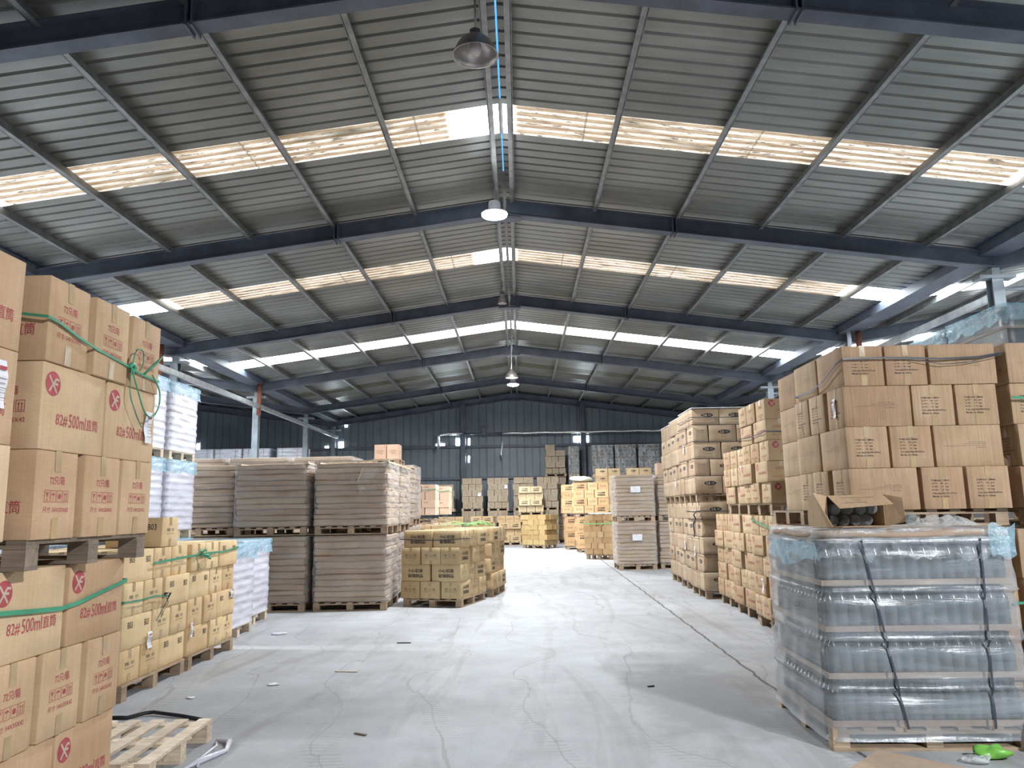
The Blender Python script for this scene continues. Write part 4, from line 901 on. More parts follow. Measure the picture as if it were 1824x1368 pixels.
pallet(3.3, 7.9, 1.312, .9, .9, .13, 0, nb=6, label='pallet behind the upper right carton stack')
sheet_load(3.4, 7.95, 0, 1.1, 1.1, 1.30, 'wrapped sheet load hidden behind the lower right cartons', 4, lab_p='pallet under the hidden right sheet load', topboard=False, var=1)
lp = loop_around(r1, 0, 2.60, .016, .03, 4)
strap([(2.99, 7.3, 2.50), (2.785, 7.28, 2.50), (2.785, 6.9, 2.49), (2.783, 6.6, 2.53), (2.785, 6.3, 2.63), (2.81, 6.20, 2.66), (3.1, 6.195, 2.665), (3.4, 6.195, 2.655), (3.6, 6.195, 2.645), (3.9, 6.195, 2.655), (4.09, 6.195, 2.685), (4.10, 6.5, 2.68)], 'dark strap round the top tier of brown export cartons', 'strap_d', .014, .003)
strap([(3.36, 6.19, 2.645), (3.6, 6.188, 2.60), (3.8, 6.188, 2.61), (4.09, 6.188, 2.67)], 'thin loose dark strap end sagging below the main strap', 'strap_d', .006, .002)
strap([(4.13, 6.19, 2.32), (4.3, 6.188, 2.31), (4.6, 6.188, 2.315)], 'green strap on the upper cartons at the right edge', 'strap_g', .02)
strap([(3.95, 6.19, .72), (4.3, 6.188, .735), (4.7, 6.188, .74)], 'green strap on the lower cartons at the right edge', 'strap_g', .02)
note((2.788, 6.40, 2.28), R(-90), .05, .16, 'white slip stuck on the side of the brown export cartons', 3)
# bottle loads behind, above the cartons at the right edge
def bottle_mesh(r, h, n=14, name='glass_bottle', mat='bottle'):
    return MB().lathe([(.001, 0), (r*.95, 0), (r, .01), (r, h*.62), (r*.8, h*.74), (r*.38, h*.84), (r*.36, h*.97), (r*.42, h*.97), (r*.42, h), (.001, h)], n).mesh(name, M[mat])
for i, yy in enumerate((8.55, 9.75, 10.95, 12.15)):
    for lv, ln_ in enumerate(('bottom', 'middle', 'top')):
        tray_load(5.92 + .05*i, yy, lv*1.19, 1.2, 1.08, 1.175, 'clear wrapped glassware load, %s of the %s column at right' % (ln_, ORD[i]), cap=True, n=5, fm='film_g', core='bottle', lab_p='pallet of the %s glassware load, %s column at right' % (ln_, ORD[i]), capfr=.12)

# ---- right foreground: pallet of bottles wrapped in film
GX, GY, GW, GD = 2.70, 5.63, 1.17, 1.08
grz = R(-2)
pallet(GX, GY, 0, 1.22, 1.16, .135, grz, nb=7, along='y', label='pallet under the film wrapped bottles, right foreground')
e = empty('wrapped_bottle_load', (GX, GY, .136), grz, 'large film wrapped pallet load of glass bottles, right foreground', 'wrapped load')
lev = [0.0, .283, .566, .849]
NX, NY, br = 15, 14, .0375
bm = bottle_mesh(br, .262)
for li, z0 in enumerate(lev):
    MB().box(-GW/2, GW/2, -GD/2, GD/2, z0, z0 + .006).box(-GW/2 - .012, GW/2 + .012, -GD/2 - .012, -GD/2 - .006, z0, z0 + .035).box(-GW/2 - .012, -GW/2 - .006, -GD/2, GD/2, z0, z0 + .035).build('cardboard_tray', M['tray'], e)
MB().box(-GW/2, GW/2, -GD/2, GD/2, 1.132, 1.138).build('cardboard_tray', M['tray'], e)
# thick brown top cover, rounded lip
m = MB(); n = 40; pr = [(0.0, .985, 1.139), (.0, 1.02, 1.139), (0, 1.055, 1.152), (0, 1.06, 1.17), (0, 1.03, 1.186), (0, .6, 1.192), (0, .01, 1.194)]; vs = []
for (_, s_, z_) in pr:
    for k in range(n):
        a = 2*math.pi*k/n; cx_, sy_ = math.cos(a), math.sin(a); q = (abs(cx_)**8 + abs(sy_)**8) ** (-1/8)
        vs.append((cx_*q*GW/2*s_ , sy_*q*GD/2*s_, z_ + (.006*math.sin(5*a) if s_ > .1 else 0)))
m.add(vs, [(i*n+k, i*n+(k+1)%n, (i+1)*n+(k+1)%n, (i+1)*n+k) for i in range(len(pr)-1) for k in range(n)], 0, True); m.build('cardboard_top_cover', M['tray'], e)
def gprof(t):
    z = t * 1.17; q = (z % .283) / .283
    return .014 - .016 * math.exp(-((q - .90)/.14)**2) + .016 * math.exp(-(min(q, 1-q)/.05)**2) + (.03*(1-t)) * .6
sk = skin(GW + .046, GD + .046, -.075, 1.145, .009, gprof, seed=8, nz=110, per=30); sk.build('stretch_film', M['film_g'], e)
sk = skin(GW + .05, GD + .05, 1.03, 1.20, .016, None, seed=12, nz=8, per=24, closed_top=True)
rnd = random.Random(9); sk.v = [(v[0], v[1], v[2] - (rnd.uniform(-.03, .05) if i < 108 else 0)) for i, v in enumerate(sk.v)]
sk.build('clear_top_sheet', film('clear_top_film', (.66, .70, .74), .16, .26, (3, 3, 3), 3.0, .15, .6), e)
m = MB(); vs = []
for j in range(9):
    for i in range(15):
        u, v_ = i/14, j/8; x_ = -GW/2 - .048 + .02*math.sin(9*u) * (1 if True else 0); 
        vs.append((-GW/2 - .045 + .012*math.sin(14*u + 3*v_), -GD/2 - .03 + u * GD*.95, 1.12 - .14*v_ + .035*math.sin(6*u + 1)*v_))
m.add(vs, [(j*15+i, j*15+i+1, (j+1)*15+i+1, (j+1)*15+i) for j in range(8) for i in range(14)], 0, True); m.build('blue_cover', M['film_b'], e)
m = MB(); vs = []
for j in range(7):
    for i in range(7):
        u, v_ = i/6, j/6; vs.append((GW/2 - .13 + u*.16, -GD/2 - .055 + .012*math.sin(5*u + 4*v_), 1.215 - .2*v_ + .02*math.sin(7*u)))
m.add(vs, [(j*7+i, j*7+i+1, (j+1)*7+i+1, (j+1)*7+i) for j in range(6) for i in range(6)], 0, True); m.build('blue_cover', M['film_b'], e)
for px, x2 in ((-.34, -.16), (.40, .36)):
    pts = [Vector((px + (x2-px)*(1-t), -GD/2 - .036 - gprof((1.138*t + .075)/1.22) - .03*0, -.002 + 1.136*t)) for t in [k/24 for k in range(25)]]
    m = MB(); vs = []
    for p in pts: vs += [p + Vector((-.0065, 0, 0)), p + Vector((.0065, 0, 0)), p + Vector((.0065, .003, 0)), p + Vector((-.0065, .003, 0))]
    m.add(vs, [(4*i+k, 4*i+(k+1)%4, 4*(i+1)+(k+1)%4, 4*(i+1)+k) for i in range(24) for k in range(4)]); m.build('binding_strap', M['strap_d'], e)
ca, sa = math.cos(grz), math.sin(grz); first = None
for li, z0 in enumerate(lev):
    cells = [(i, 0) for i in range(NX)] + [(0, j) for j in range(1, NY)]
    for (i, j) in cells:
        x = -GW/2 + .042 + i * (GW - .084)/(NX-1); y = -GD/2 + .042 + j*(GD - .084)/(NY-1)
        o = inst('glass_bottle', bm, None, (GX + x*ca - y*sa, GY + x*sa + y*ca, .136 + z0 + .0065))
        tag(o, 'grey green glass bottle standing inside the wrapped pallet load', 'bottle', 'bottles packed inside the wrapped foreground pallet')
MB().box(-GW/2 + .09, GW/2 - .02, -GD/2 + .09, GD/2 - .02, .01, 1.13).build('packed_core', M['bottle'], e)
tz = .136 + 1.197
# open carton of bottles lying on it
ow, oh, od, t = .40, .21, .30, .005
e = empty('open_carton', (2.44, 5.50, tz + .012), R(3), 'open brown carton on its side full of clear bottles, on the wrapped pallet', 'carton')
m = MB(); m.box(-ow/2, ow/2, -od/2, od/2, 0, t).box(-ow/2, ow/2, -od/2, od/2, oh - t, oh).box(-ow/2, -ow/2 + t, -od/2, od/2, t, oh - t).box(ow/2 - t, ow/2, -od/2, od/2, t, oh - t).box(-ow/2 + t, ow/2 - t, od/2 - t, od/2, t, oh - t)
m.build('carton_shell', M['ki'], e)
def flap(pts, name='flap', mat='ki', par=None):
    m = MB(); a, b, c, d = [Vector(p) for p in pts]; nrm = (b-a).cross(d-a).normalized() * .0022
    return m.hexa([a-nrm, b-nrm, c-nrm, d-nrm, a+nrm, b+nrm, c+nrm, d+nrm]).build(name, M[mat], par)
yf = -od/2
flap([(-ow/2, yf, 0), (-ow/2 - .02, yf - .12, .004), (-ow/2 - .13, yf - .10, oh + .02), (-ow/2, yf, oh)], par=e)
flap([(-ow/2 + .01, yf, oh), (ow/2 - .01, yf, oh + .004), (ow/2 - .015, yf - .15, oh - .062), (-ow/2 + .02, yf - .15, oh - .085)], par=e)
flap([(ow/2, yf, oh + .006), (ow/2 + .075, yf - .10, oh - .02), (ow/2 + .085, yf - .10, .03), (ow/2, yf, 0)], par=e)
flap([(-ow/2 + .02, yf, .004), (ow/2 - .02, yf, .004), (ow/2 - .01, yf - .10, .003), (-ow/2 + .05, yf - .10, .003)], par=e)
m = MB()
for i, wd in enumerate((.22, .1, .25)):
    g = shift(fit('GLASS PRODUCTS HANDLE WITH CARE'[:22 - i*3], wd, .011, align='CENTER', bold=.006), 0, 0); bx = [(x_, yf - .045 - i*.032 + y_*.9, oh + .006 - (.045 + i*.032)*.50 + y_*.45 + .003) for x_, y_ in g[0]]; m.add(bx, g[1])
m.build('printed_marking', M['ink2'], e)
MB().box(-ow/2 + .01, ow/2 - .01, .02, od/2 - .01, .006, oh - .01).build('inner_shade_block', M['dark'], e)  # near-black block stands in for the shade inside the carton
bm2 = MB().lathe([(.001, 0), (.020, .002), (.034, .0), (.037, .008), (.037, .12), (.028, .15), (.014, .17), (.014, .2)], 20).mesh('clear_bottle', M['glassl'])
k_ = 0
for (bx, bz) in ((-.14, .043), (-.06, .043), (.02, .043), (.10, .043), (-.12, .118), (-.03, .12), (.06, .118), (.14, .12)):
    k_ += 1; o = inst('clear_bottle', bm2, None, (2.44 + bx, 5.50 + yf + .03 + bx*.05, tz + .012 + bz)); o.rotation_euler = (R(-90), 0, R(3))
    tag(o, 'clear glass bottle with its base facing out of the open carton', 'bottle', 'clear bottles lying in the open carton')
o = inst('clear_bottle', bm2, None, (2.735, 5.18, tz + .045)); o.rotation_euler = (R(-80), 0, R(-25)); tag(o, 'single clear bottle lying loose beside the open carton', 'bottle')
m = MB(); vs = []; rnd = random.Random(2)
for j in range(10):
    for i in range(16):
        u, v_ = i/15, j/9; env = math.sin(math.pi*u)**.6 * math.sin(math.pi*v_)**.6
        vs.append((2.80 + .48*u, 5.2 + .35*v_, tz + .012 + env * (.035 + .028*math.sin(11*u + 5*v_) + .02*math.sin(17*v_ + 6*u) + rnd.uniform(-.008, .008))))
tag(m.add(vs, [(j*16+i, j*16+i+1, (j+1)*16+i+1, (j+1)*16+i) for j in range(9) for i in range(15)], 0, True).build('crumpled_film', M['film_d']), 'crumpled clear film heaped on top of the wrapped bottles', 'film')
tag(MB().hexa([(3.16, 5.25, tz + .002), (3.38, 5.28, tz + .006), (3.36, 5.6, tz + .006), (3.14, 5.58, tz + .002), (3.16, 5.25, tz + .007), (3.38, 5.28, tz + .011), (3.36, 5.6, tz + .011), (3.14, 5.58, tz + .007)]).build('cardboard_flap', M['ki']), 'brown cardboard piece sticking out at the load\'s right corner', 'cardboard')
# litter at its foot
tag(MB().hexa([(2.0, 4.72, .002), (2.55, 4.40, .002), (2.70, 4.70, .002), (2.30, 4.98, .03), (2.0, 4.72, .007), (2.55, 4.40, .007), (2.70, 4.70, .007), (2.30, 4.98, .036)]).build('flat_cardboard', M['tray']), 'flattened cardboard scrap on the floor before the bottle pallet', 'cardboard')
def blob(name, c, rx, ry, rz_, mat, label, cat, seed=1, n=10):
    rnd = random.Random(seed); m = MB(); vs = []
    for j in range(n+1):
        for i in range(2*n):
            a = math.pi*i/n; p = math.pi*j/n - math.pi/2; q = 1 + .22*math.sin(3*a + seed + 2*p) * math.cos(p) + rnd.uniform(-.1, .1) * math.cos(p)
            vs.append((c[0] + rx*math.cos(a)*math.cos(p)*q, c[1] + ry*math.sin(a)*math.cos(p)*q, c[2] + rz_*(1 + math.sin(p))*q))
    m.add(vs, [(j*2*n+i, j*2*n+(i+1)%(2*n), (j+1)*2*n+(i+1)%(2*n), (j+1)*2*n+i) for j in range(n) for i in range(2*n)], 0, True)
    return tag(m.build(name, M[mat]), label, cat)
blob('green_bag', (2.93, 4.90, .0), .10, .07, .035, 'green', 'crumpled bright green plastic bag at the foot of the bottle pallet', 'bag', 4)
blob('crumpled_paper', (2.80, 4.82, .0), .08, .05, .02, 'film_d', 'grey crumpled film scrap beside the green bag', 'litter', 6)
blob('wrapped_bundle', (3.36, 5.0, .0), .14, .16, .12, 'film_w', 'pale wrapped bundle at the lower right corner', 'bundle', 8)

# ---- right: cartons with red penguin print, two pallets deep, two high
pA, pB = pin(KP), pin(KP, True); desc = 'red printed carton'
q1 = stack(KP, [pB, pA, pB, pA, pB], (3.16, 9.2), .14, 0, desc, 'lower stack behind bottle load', side='L', seed=41, jit=.013)
pallet(q1[0], q1[1], 0, 1.15, 1.0, .138, nb=6, label='floor pallet under the red print cartons')
q2 = stack(KP, [pB, pA, pB, pA, pB], (3.10, 9.2), 1.525, 0, desc, 'upper front stack right of aisle', side='L', seed=42, jit=.013)
pallet(q2[0], q2[1], 1.385, 1.15, 1.0, .138, nb=6, label='pallet between the red print carton stacks')
q3 = stack(KP, [pA, pB, pA, pB, pA], (3.24, 10.45), .14, 0, desc, 'lower second stack right of aisle', side='L', seed=43, see='S', jit=.013)
pallet(q3[0], q3[1], 0, 1.15, 1.0, .138, nb=6, label='floor pallet under the second row of red print cartons')
q4 = stack(KP, [pA, pB, pB], (3.20, 10.45), 1.525, 0, desc, 'upper second stack right of aisle', side='L', seed=44, jit=.013)
pallet(q4[0], q4[1], 1.385, 1.15, 1.0, .138, nb=6, label='pallet under the shorter upper red print stack')
q5 = stack(KP, [pB, pA, pB, pA, pB], (3.30, 11.6), .14, 0, desc, 'lower third stack right of aisle', side='L', seed=45, see='S', jit=.013)
pallet(q5[0], q5[1], 0, 1.15, 1.0, .138, nb=6, label='floor pallet under the third row of red print cartons')
strap(loop_around(q2, 0, 2.37, .014, .03, 5), 'dark strap round the upper red print cartons', 'strap_d', .012)
strap([(3.15, 10.2, 1.33), (3.14, 9.9, 1.29), (3.14, 9.6, 1.26), (3.14, 9.4, 1.215), (3.14, 9.17, 1.205), (3.5, 9.165, 1.215), (4.0, 9.165, 1.215)], 'green strap round the lower red print cartons', 'strap_g', .02)
note((3.20, 10.7, 1.94), R(-90), .05, .2, 'white slip on the shorter upper red print stack', 2)
note((3.09, 10.0, 1.92), R(-90), .05, .2, 'white slip on the upper red print stack', 4)
note((3.145, 9.85, .52), R(-90), .06, .18, 'white slip low on the red print cartons', 1)

# ---- right: JY-824 cartons, three pallets deep, two high
jA1, jB1 = jlay(KJ), jlay(KJ, True); desc = 'oval printed carton'
for r_, (yy, nm) in enumerate(((13.05, 'front row'), (14.32, 'second row'), (15.6, 'third row'))):
    xx = 3.16 + .07*r_; see = 'FS' if r_ == 0 else 'S'
    a_ = stack(KJ, [jB1, jA1, jB1, jA1, jB1], (xx, yy), .14, 0, desc, 'lower load, %s right of aisle' % nm, side='L', seed=51 + r_, see=see, detail=1)
    pallet(a_[0], a_[1], 0, 1.15, 1.02, .138, nb=6, detail=2, label='floor pallet, %s of the tall oval print stack' % nm)
    b_ = stack(KJ, [jB1, jA1, jB1, jA1, jB1], (xx - .07, yy), 1.71, 0, desc, 'upper load, %s right of aisle' % nm, side='L', seed=61 + r_, see=see, detail=1)
    pallet(b_[0], b_[1], 1.57, 1.15, 1.02, .138, nb=6, detail=2, label='raised pallet, %s of the tall oval print stack' % nm)
    if r_ == 0:
        for zz, q_, nm2 in ((1.71 + .285*4.48, b_, 'top tier'), (.14 + .285*4.5, a_, 'top tier of the lower load')):
            strap(loop_around(q_, 0, zz, .012, .008, int(zz*9)), 'thin dark strap round the %s of oval print cartons' % nm2, 'strap_d', .012)
        for t_ in range(1, 5):
            for q_, z0, nm2 in ((b_, 1.71, 'upper'), (a_, .14, 'lower')): strap(loop_around(q_, 0, z0 + .285*t_ + .012, .012, .004, t_), 'dark strap above the %s tier, %s oval print load' % (ORD[t_-1], nm2), 'strap_d', .009)
    tag(MB().hexa([(b_[0] - .6, yy - .01, 3.14), (b_[0] + .6, yy - .01, 3.14), (b_[0] + .6, yy + 1.1, 3.14), (b_[0] - .6, yy + 1.1, 3.14), (b_[0] - .6, yy - .01, 3.152), (b_[0] + .6, yy - .01, 3.152), (b_[0] + .6, yy + 1.1, 3.152), (b_[0] - .6, yy + 1.1, 3.152)]).build('top_sheet', M['paper']), 'white sheet covering the %s of the tall oval print stack' % nm, 'sheet')
m = MB().tube([(3.13, 13.3, 1.30), (3.09, 13.25, 1.36), (3.10, 13.1, 1.42), (3.13, 13.0, 1.42)], .012, 6).tube([(3.12, 13.3, 1.30), (3.09, 13.32, 1.2), (3.10, 13.3, 1.08), (3.08, 13.25, 1.0)], .012, 6)
tag(m.build('strap_end', M['strap_d']), 'dark knotted strap end hanging on the lower oval print cartons', 'strap')
for i, (y_, z_) in enumerate(((13.75, 2.5), (14.9, 1.95), (14.6, .8), (13.55, .75))):
    note((3.08 + .06*(y_ > 14) + .06*(z_ < 1.5), y_, z_), R(-90), .06, .15, 'white slip on the %s part of the oval print stack' % ['upper near', 'upper far', 'lower far', 'lower near'][i], i)

# ---- right: brown sheet loads further down
two_high(3.02, 19.85, 'right of the aisle, nearest it', 1, Wd=.95, D=1.1, paper=True, tb=False)
two_high(4.10, 20.1, 'right of the aisle, second from it', 2, Wd=1.0, D=1.1, tb=False)
for i in range(2): KS.make((3.78 + .33*i, 19.9, 2.312), R(90), 'small pink carton on the right sheet load, %s one' % ('left', 'right')[i], group='two cartons on the right sheet load', detail=0)

# ---- far background
tk = stack(KO, [grid(KO, 3, 4)] + [grid(KO, 4, 3, True) if i % 2 else grid(KO, 3, 4) for i in range(1, 7)], (2.07, 23.72), .15, -33, 'small orange carton', 'low skewed pallet far right of aisle', side='L', seed=71, detail=0, jit=.02)
pallet(tk[0], tk[1], 0, .85, .8, .148, R(-33), nb=6, detail=1, label='pallet under the skewed orange cartons')
tag(MB().hexa([(tk[0]-.5, tk[1]-.36, 1.33), (tk[0]+.3, tk[1]-.55, 1.33), (tk[0]+.5, tk[1]+.3, 1.33), (tk[0]-.3, tk[1]+.5, 1.33), (tk[0]-.5, tk[1]-.36, 1.36), (tk[0]+.3, tk[1]-.55, 1.36), (tk[0]+.5, tk[1]+.3, 1.36), (tk[0]-.3, tk[1]+.5, 1.36)]).build('cover_sheet', M['paper']), 'white sheet on top of the skewed orange cartons', 'sheet')
strap(loop_around(tk, -33, 1.06, .02, .02, 3), 'light green strap round the skewed orange cartons', 'strap_l', .03)
oA, oB = pin(KXO), pin(KXO, True)
for (cx_, cy_, nm, see) in ((2.12, 27.2, 'nearer', 'FS'), (1.84, 29.3, 'farther', 'FS')):
    a_ = stack(KXO, [oA, oB, oA, oB], (cx_, cy_), .14, 0, 'orange carton', 'lower %s fragile stack far right' % nm, side='L', seed=81, see=see, detail=1, stuff=True)
    pallet(a_[0], a_[1], 0, 1.1, 1.0, .138, nb=6, detail=1, label='floor pallet of the %s fragile print stack far right' % nm)
    b_ = stack(KXO, [oA, oB, oA, oB], (cx_ - .08, cy_), 1.34, 0, 'orange carton', 'upper %s fragile stack far right' % nm, side='L', seed=82, see=see, detail=1)
    pallet(b_[0], b_[1], 1.2, 1.1, 1.0, .138, nb=6, detail=1, label='raised pallet of the %s fragile print stack far right' % nm)
blob('folded_sack', (2.35, 27.6, 2.40), .38, .3, .11, 'sack', 'pale green folded sack heaped on far orange cartons', 'sack', 3)
tt = stack(KT, [grid(KT, 3, 3) if i % 2 else grid(KT, 4, 2, True) for i in range(6)], (1.17, 30.3), .14, -38, 'small khaki carton', 'turned pallet at aisle end', side='R', seed=91, detail=0, jit=.015)
pallet(tt[0], tt[1], 0, 1.05, .8, .138, R(-38), nb=6, detail=1, label='pallet under the turned khaki cartons at the far end')
# the turned pallet also shows its left-front side to the viewer
yA, yB = pin(KXY), pin(KXY, True)
ys = stack(KXG, [grid(KXG, 2, 2), grid(KXG, 3, 1, True), grid(KXG, 2, 2), grid(KXG, 3, 1, True)], (.48, 33.95), .14, 0, 'dull carton', 'lower stack behind the turned pallet', side='L', seed=92, detail=0, stuff=True)
pallet(ys[0], ys[1], 0, 1.0, .7, .138, nb=6, detail=1, label='floor pallet of the stack behind the turned pallet')
yy_ = stack(KXY, [grid(KXY, 3, 1, True), grid(KXY, 2, 2), grid(KXY, 3, 1, True), grid(KXY, 2, 2)], (.09, 33.92), 1.40, 0, 'pale yellow carton', 'raised stack at the aisle end', side='L', seed=93, detail=1)
pallet(yy_[0], yy_[1], 1.262, 1.05, .7, .135, nb=6, detail=1, label='raised pallet under the pale yellow cartons')
# low row across the end of the aisle
for i, x_ in enumerate((-3.38, -2.02, -.82)):
    a_ = stack(KXG, ([grid(KXG, 3, 1, True), grid(KXG, 2, 2)] if i % 2 else [grid(KXG, 2, 2), grid(KXG, 3, 1, True)])*2, (x_, 33.9), .14, 0, 'olive carton with fragile print', 'low end row, %s stack from left' % ORD[i], side='L', seed=95 + i, see='F', detail=1, stuff=True)
    pallet(a_[0], a_[1], 0, 1.0, .7, .138, nb=6, detail=1, label='pallet of the low end row, %s from left' % ORD[i])
# tall tan stacks along the far wall, their shade put into the board colour
gA, gB = grid(KG, 3, 2, True), grid(KG, 2, 3)
for i, x_ in enumerate((-3.70, -2.42, -1.27, -.12, .94)):
    for lv in (0, 1):
        nt = 5 if (lv or i) else 4
        if i == 0 and lv: nt = 4
        lay = [gA if (t + i + lv) % 2 else gB for t in range(nt)]
        a_ = stack(KG, lay, (x_, 34.78), .14 + lv*1.46, 0, 'tan carton in painted shade', '%s far wall stack, %s from left' % ('upper' if lv else 'lower', ORD[i]), side='L', seed=101 + i*2 + lv, see='F', detail=1 if lv else 0, jit=.012, stuff=True)
        pallet(a_[0], a_[1], lv*1.46, .95, .9, .138, nb=6, detail=1, label='%s pallet of the far wall stack %s from left' % ('raised' if lv else 'floor', ORD[i]))
for i, (y_, z_) in enumerate(((34.75, 2.20), (34.75, 2.52))): note((-1.62 + 1.19*i, y_, z_), 0, .13, .16, 'white slip on the %s far wall carton stack' % ('second', 'third')[i], i)
sheet_load(1.85, 36.12, 0, 1.0, .66, 1.48, 'dark sheet load at the base of the tallest far stack', 1, lab_p='floor pallet of the tallest far stack', topboard=False, var=1)
hA, hB = grid(KG, 3, 1, True), grid(KG, 2, 2)
ks = stack(KG, [hA, hB, hA, hB, hA], (1.37, 35.80), 1.64, 0, 'dark brown carton', 'middle part of the tallest far stack', side='L', seed=121, see='F', detail=0, stuff=True)
pallet(1.85, 36.12, 1.50, .98, .64, .135, nb=6, detail=1, label='middle pallet of the tallest far stack')
ks = stack(KG, [hA, hB, hA, hB], (1.37, 35.80), 3.12, 0, 'dark brown carton', 'top part of the tallest far stack', side='L', seed=122, see='F', detail=0, stuff=True)
pallet(1.85, 36.12, 2.975, .98, .64, .135, nb=6, detail=1, label='top pallet of the tallest far stack')
KG.make((1.6, 36.0, ks[4] + .003), R(4), 'single dark carton on the very top of the tallest far stack', detail=0)
for (x_, y_, z1) in ((-4.75, 35.6, 2.9), ):
    ks = stack(KG, [gA, gB, gA, gB, gA], (x_, y_), .14, 0, 'dark carton', 'lower corner stack far left of centre', side='R', seed=130, see='F', detail=0, stuff=True)
    pallet(ks[0], ks[1], 0, .95, .9, .138, nb=6, detail=1, label='floor pallet of the dark corner stack')
    ks = stack(KG, [gB, gA, gB, gA, gB], (x_, y_), 1.60, 0, 'dark carton', 'upper corner stack far left of centre', side='R', seed=131, see='F', detail=0, stuff=True)
    pallet(ks[0], ks[1], 1.46, .95, .9, .138, nb=6, detail=1, label='raised pallet of the dark corner stack')
ks = stack(KG, [gB, gA, gB, gA], (-4.2, 36.0 - .35), 3.06 + .14, 0, 'dark carton', 'highest corner stack far left', side='R', seed=132, see='F', detail=0) if False else None
# pink cartons left, beyond the khaki stacks
kA, kB = pin(KK), pin(KK, True)
for (cx_, cy_, nm) in ((-2.52, 25.0, 'near'), (-2.28, 27.2, 'far')):
    a_ = stack(KK, [kA, kB, kA, kB], (cx_, cy_), .14, 0, 'pinkish carton', 'lower %s stack beyond khaki cartons' % nm, side='R', seed=141, detail=0, stuff=True)
    pallet(a_[0], a_[1], 0, 1.05, 1.0, .138, nb=6, detail=1, label='floor pallet of the %s pinkish stack' % nm)
    b_ = stack(KK, [kB, kA, kB, kA], (cx_, cy_), 1.38, 0, 'pinkish carton', 'upper %s stack beyond khaki cartons' % nm, side='R', seed=142, detail=1, stuff=(nm == 'far'))
    pallet(b_[0], b_[1], 1.12, 1.05, 1.0, .138, nb=6, detail=1, label='raised pallet of the %s pinkish stack' % nm)
    strap(loop_around(b_, 0, 2.2, .012, .03, 4), 'green strap round the upper %s pinkish cartons' % nm, 'strap_g', .02)
# oval print cartons before the far right wall
for i, x_ in enumerate((3.32, 4.6)):
    sheet_load(x_ + .55, 32.6, 0, 1.1, 1.1, 1.2, 'far sheet load under the oval print cartons, %s' % ('left', 'right')[i], 2, lab_p='floor pallet of the far oval print stack, %s' % ('left', 'right')[i], topboard=False, var=2)
    a_ = stack(KJB, [grid(KJB, 2, 2)]*6, (x_, 32.1), 1.36, 0, 'greyish carton with black oval', 'far right stack, %s' % ('left', 'right')[i], side='L', seed=151 + i, see='F', detail=1)
    pallet(a_[0], a_[1] + .1, 1.215, 1.05, .9, .138, nb=6, detail=1, label='raised pallet of the far oval print stack, %s' % ('left', 'right')[i])
# film wrapped glass loads along the far wall
for (x_, nm) in ((2.70, 'first'), (3.99, 'second'), (5.03, 'third'), (6.09, 'fourth')):
    for lv, ln_ in enumerate(('bottom', 'middle', 'top')):
        tray_load(x_, 35.8 if x_ > 3.4 else 36.05, lv*1.455, 0.97 if x_ > 3.4 else .5, 1.0 if x_ > 3.4 else .6, 1.44, 'glinting film wrapped glass load, %s, %s column far right' % (ln_, nm), cap=False, n=8, fm='film_d', core='dark', lab_p='pallet of the %s load in the %s far right column' % (ln_, nm))
for i, x_ in enumerate((-13.9, -12.65, -11.4, -9.9)):
    for lv, ln_ in enumerate(('bottom', 'middle', 'top')):
        tray_load(x_, 34.6, lv*1.465, 1.2, 1.1, 1.45, 'pale film wrapped load, %s, %s column in left side hall' % (ln_, ORD[i]), cap=False, n=8, fm='film_w', lab_p='pallet of the %s load, %s column left side hall' % (ln_, ORD[i]))

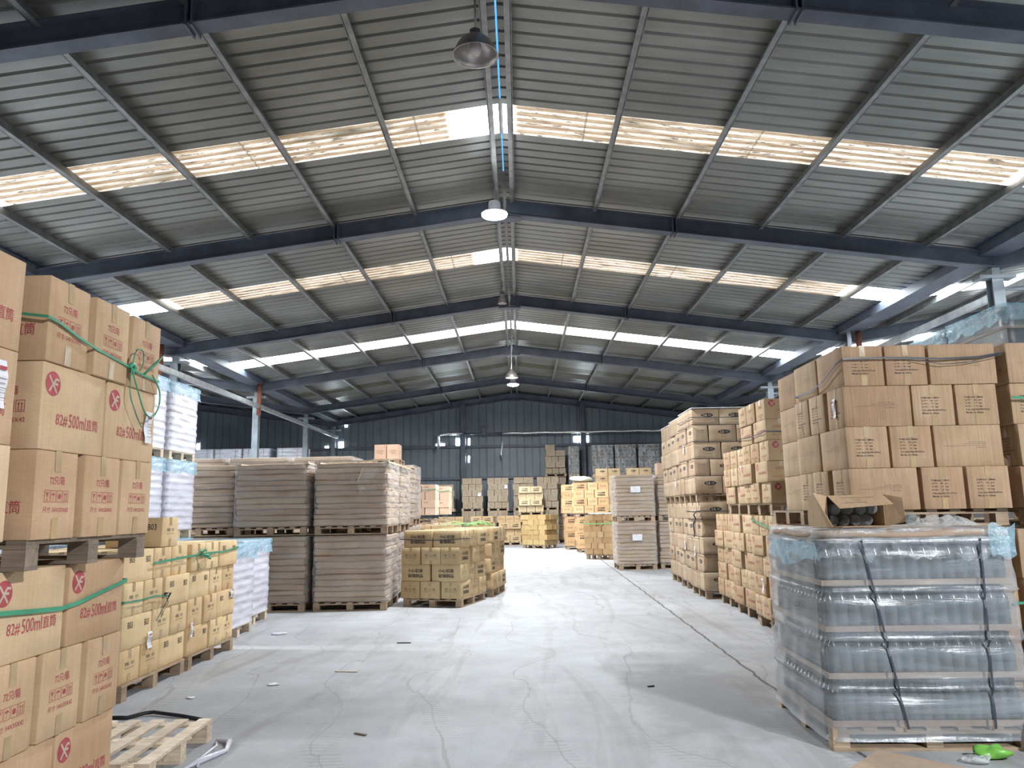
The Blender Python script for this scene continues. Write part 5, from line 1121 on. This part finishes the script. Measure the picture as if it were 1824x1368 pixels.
# ---- empty pallet and strap on the floor, left
pallet(-2.46, 5.06, 0.0, 1.04, .96, .135, R(1.5), nb=7, mat='woodw', label='empty pale wooden pallet lying on the floor at lower left')
tag(MB().tube([(-2.98, 6.12, .012), (-2.80, 6.10, .014), (-2.72, 6.2, .02), (-2.66, 6.22, .022), (-2.4, 6.12, .016), (-2.22, 6.03, .012)], .014, 8).build('black_strap', M['black']), 'stiff black strap lying on the floor behind the empty pallet', 'strap')
m = MB().tube([(-1.90, 5.50, .01), (-1.78, 5.42, .02), (-1.74, 5.25, .012), (-1.82, 5.02, .02), (-1.86, 4.9, .01)], [.008, .02, .015, .02, .006], 6).tube([(-1.88, 5.45, .01), (-1.82, 5.3, .03), (-1.84, 5.1, .015), (-1.80, 4.95, .01)], .008, 6)
tag(m.build('twisted_film', M['film_w']), 'twisted strip of clear film beside the empty pallet', 'film')
for i, (x_, y_, L_, a_, mt, nm) in enumerate(((-1.52, 7.72, .22, -8, 'woodw', 'pale wood splinter on the floor left of the aisle centre'), (-1.2, 9.3, .16, -4, 'black', 'thin dark strip on the floor, middle left'), (-.95, 5.6, .1, -30, 'woodg', 'dark splinter near the bottom centre of the floor'), (1.25, 6.9, .06, 20, 'black', 'small dark scrap on the floor by the darker patch'))):
    c_, s_ = math.cos(R(a_)), math.sin(R(a_)); tag(MB().bar((x_ - L_/2*c_, y_ - L_/2*s_, .006), (x_ + L_/2*c_, y_ + L_/2*s_, .006), .02, .008).build('splinter', M[mt]), nm, 'litter')
blob('film_scrap', (-2.05, 7.2, 0), .05, .035, .008, 'paper', 'small white film scrap on the floor beside the B03 pallet', 'litter', 2, 6)
blob('film_scrap', (-2.6, 6.75, 0), .035, .03, .006, 'paper', 'tiny white scrap near the black strap', 'litter', 5, 6)
blob('film_scrap', (-2.9, 10.1, 0), .10, .05, .015, 'film_w', 'pale film scrap at the foot of the wrapped tray loads', 'litter', 7, 6)

tag(PILE.build('stacked_cartons', PILEM), 'dull brown cartons stacked on pallets along the far wall and across the aisle end', 'cartons', kind='stuff')

#@@PRUNE@@
# ---- leave out cartons that nothing shows, neither from here nor from a step to either side (runs of indices, in building order)
HIDDEN = [(1,1),(5,5),(27,28),(32,33),(36,37),(57,57),(74,74),(83,83),(123,123),(139,141),(144,145),(149,149),(178,178),(184,184),(193,193),(197,198),(202,202),(206,207),(211,211),(227,228),(232,233),(236,237),(242,242),(246,246),(250,251),(256,256),(259,260),(265,265),(268,269),(285,286),(289,290),(294,295),(312,312),(322,322),(339,339),(432,433),(439,439),(444,445),(451,451),(456,457),(463,463),(494,494)]
boxes = [o for o in sc.objects if o.get('category') == 'carton' and o.data]
for a, b in HIDDEN:
    for o in boxes[a:b+1]:
        for c in list(o.children): bpy.data.objects.remove(c)
        bpy.data.objects.remove(o)
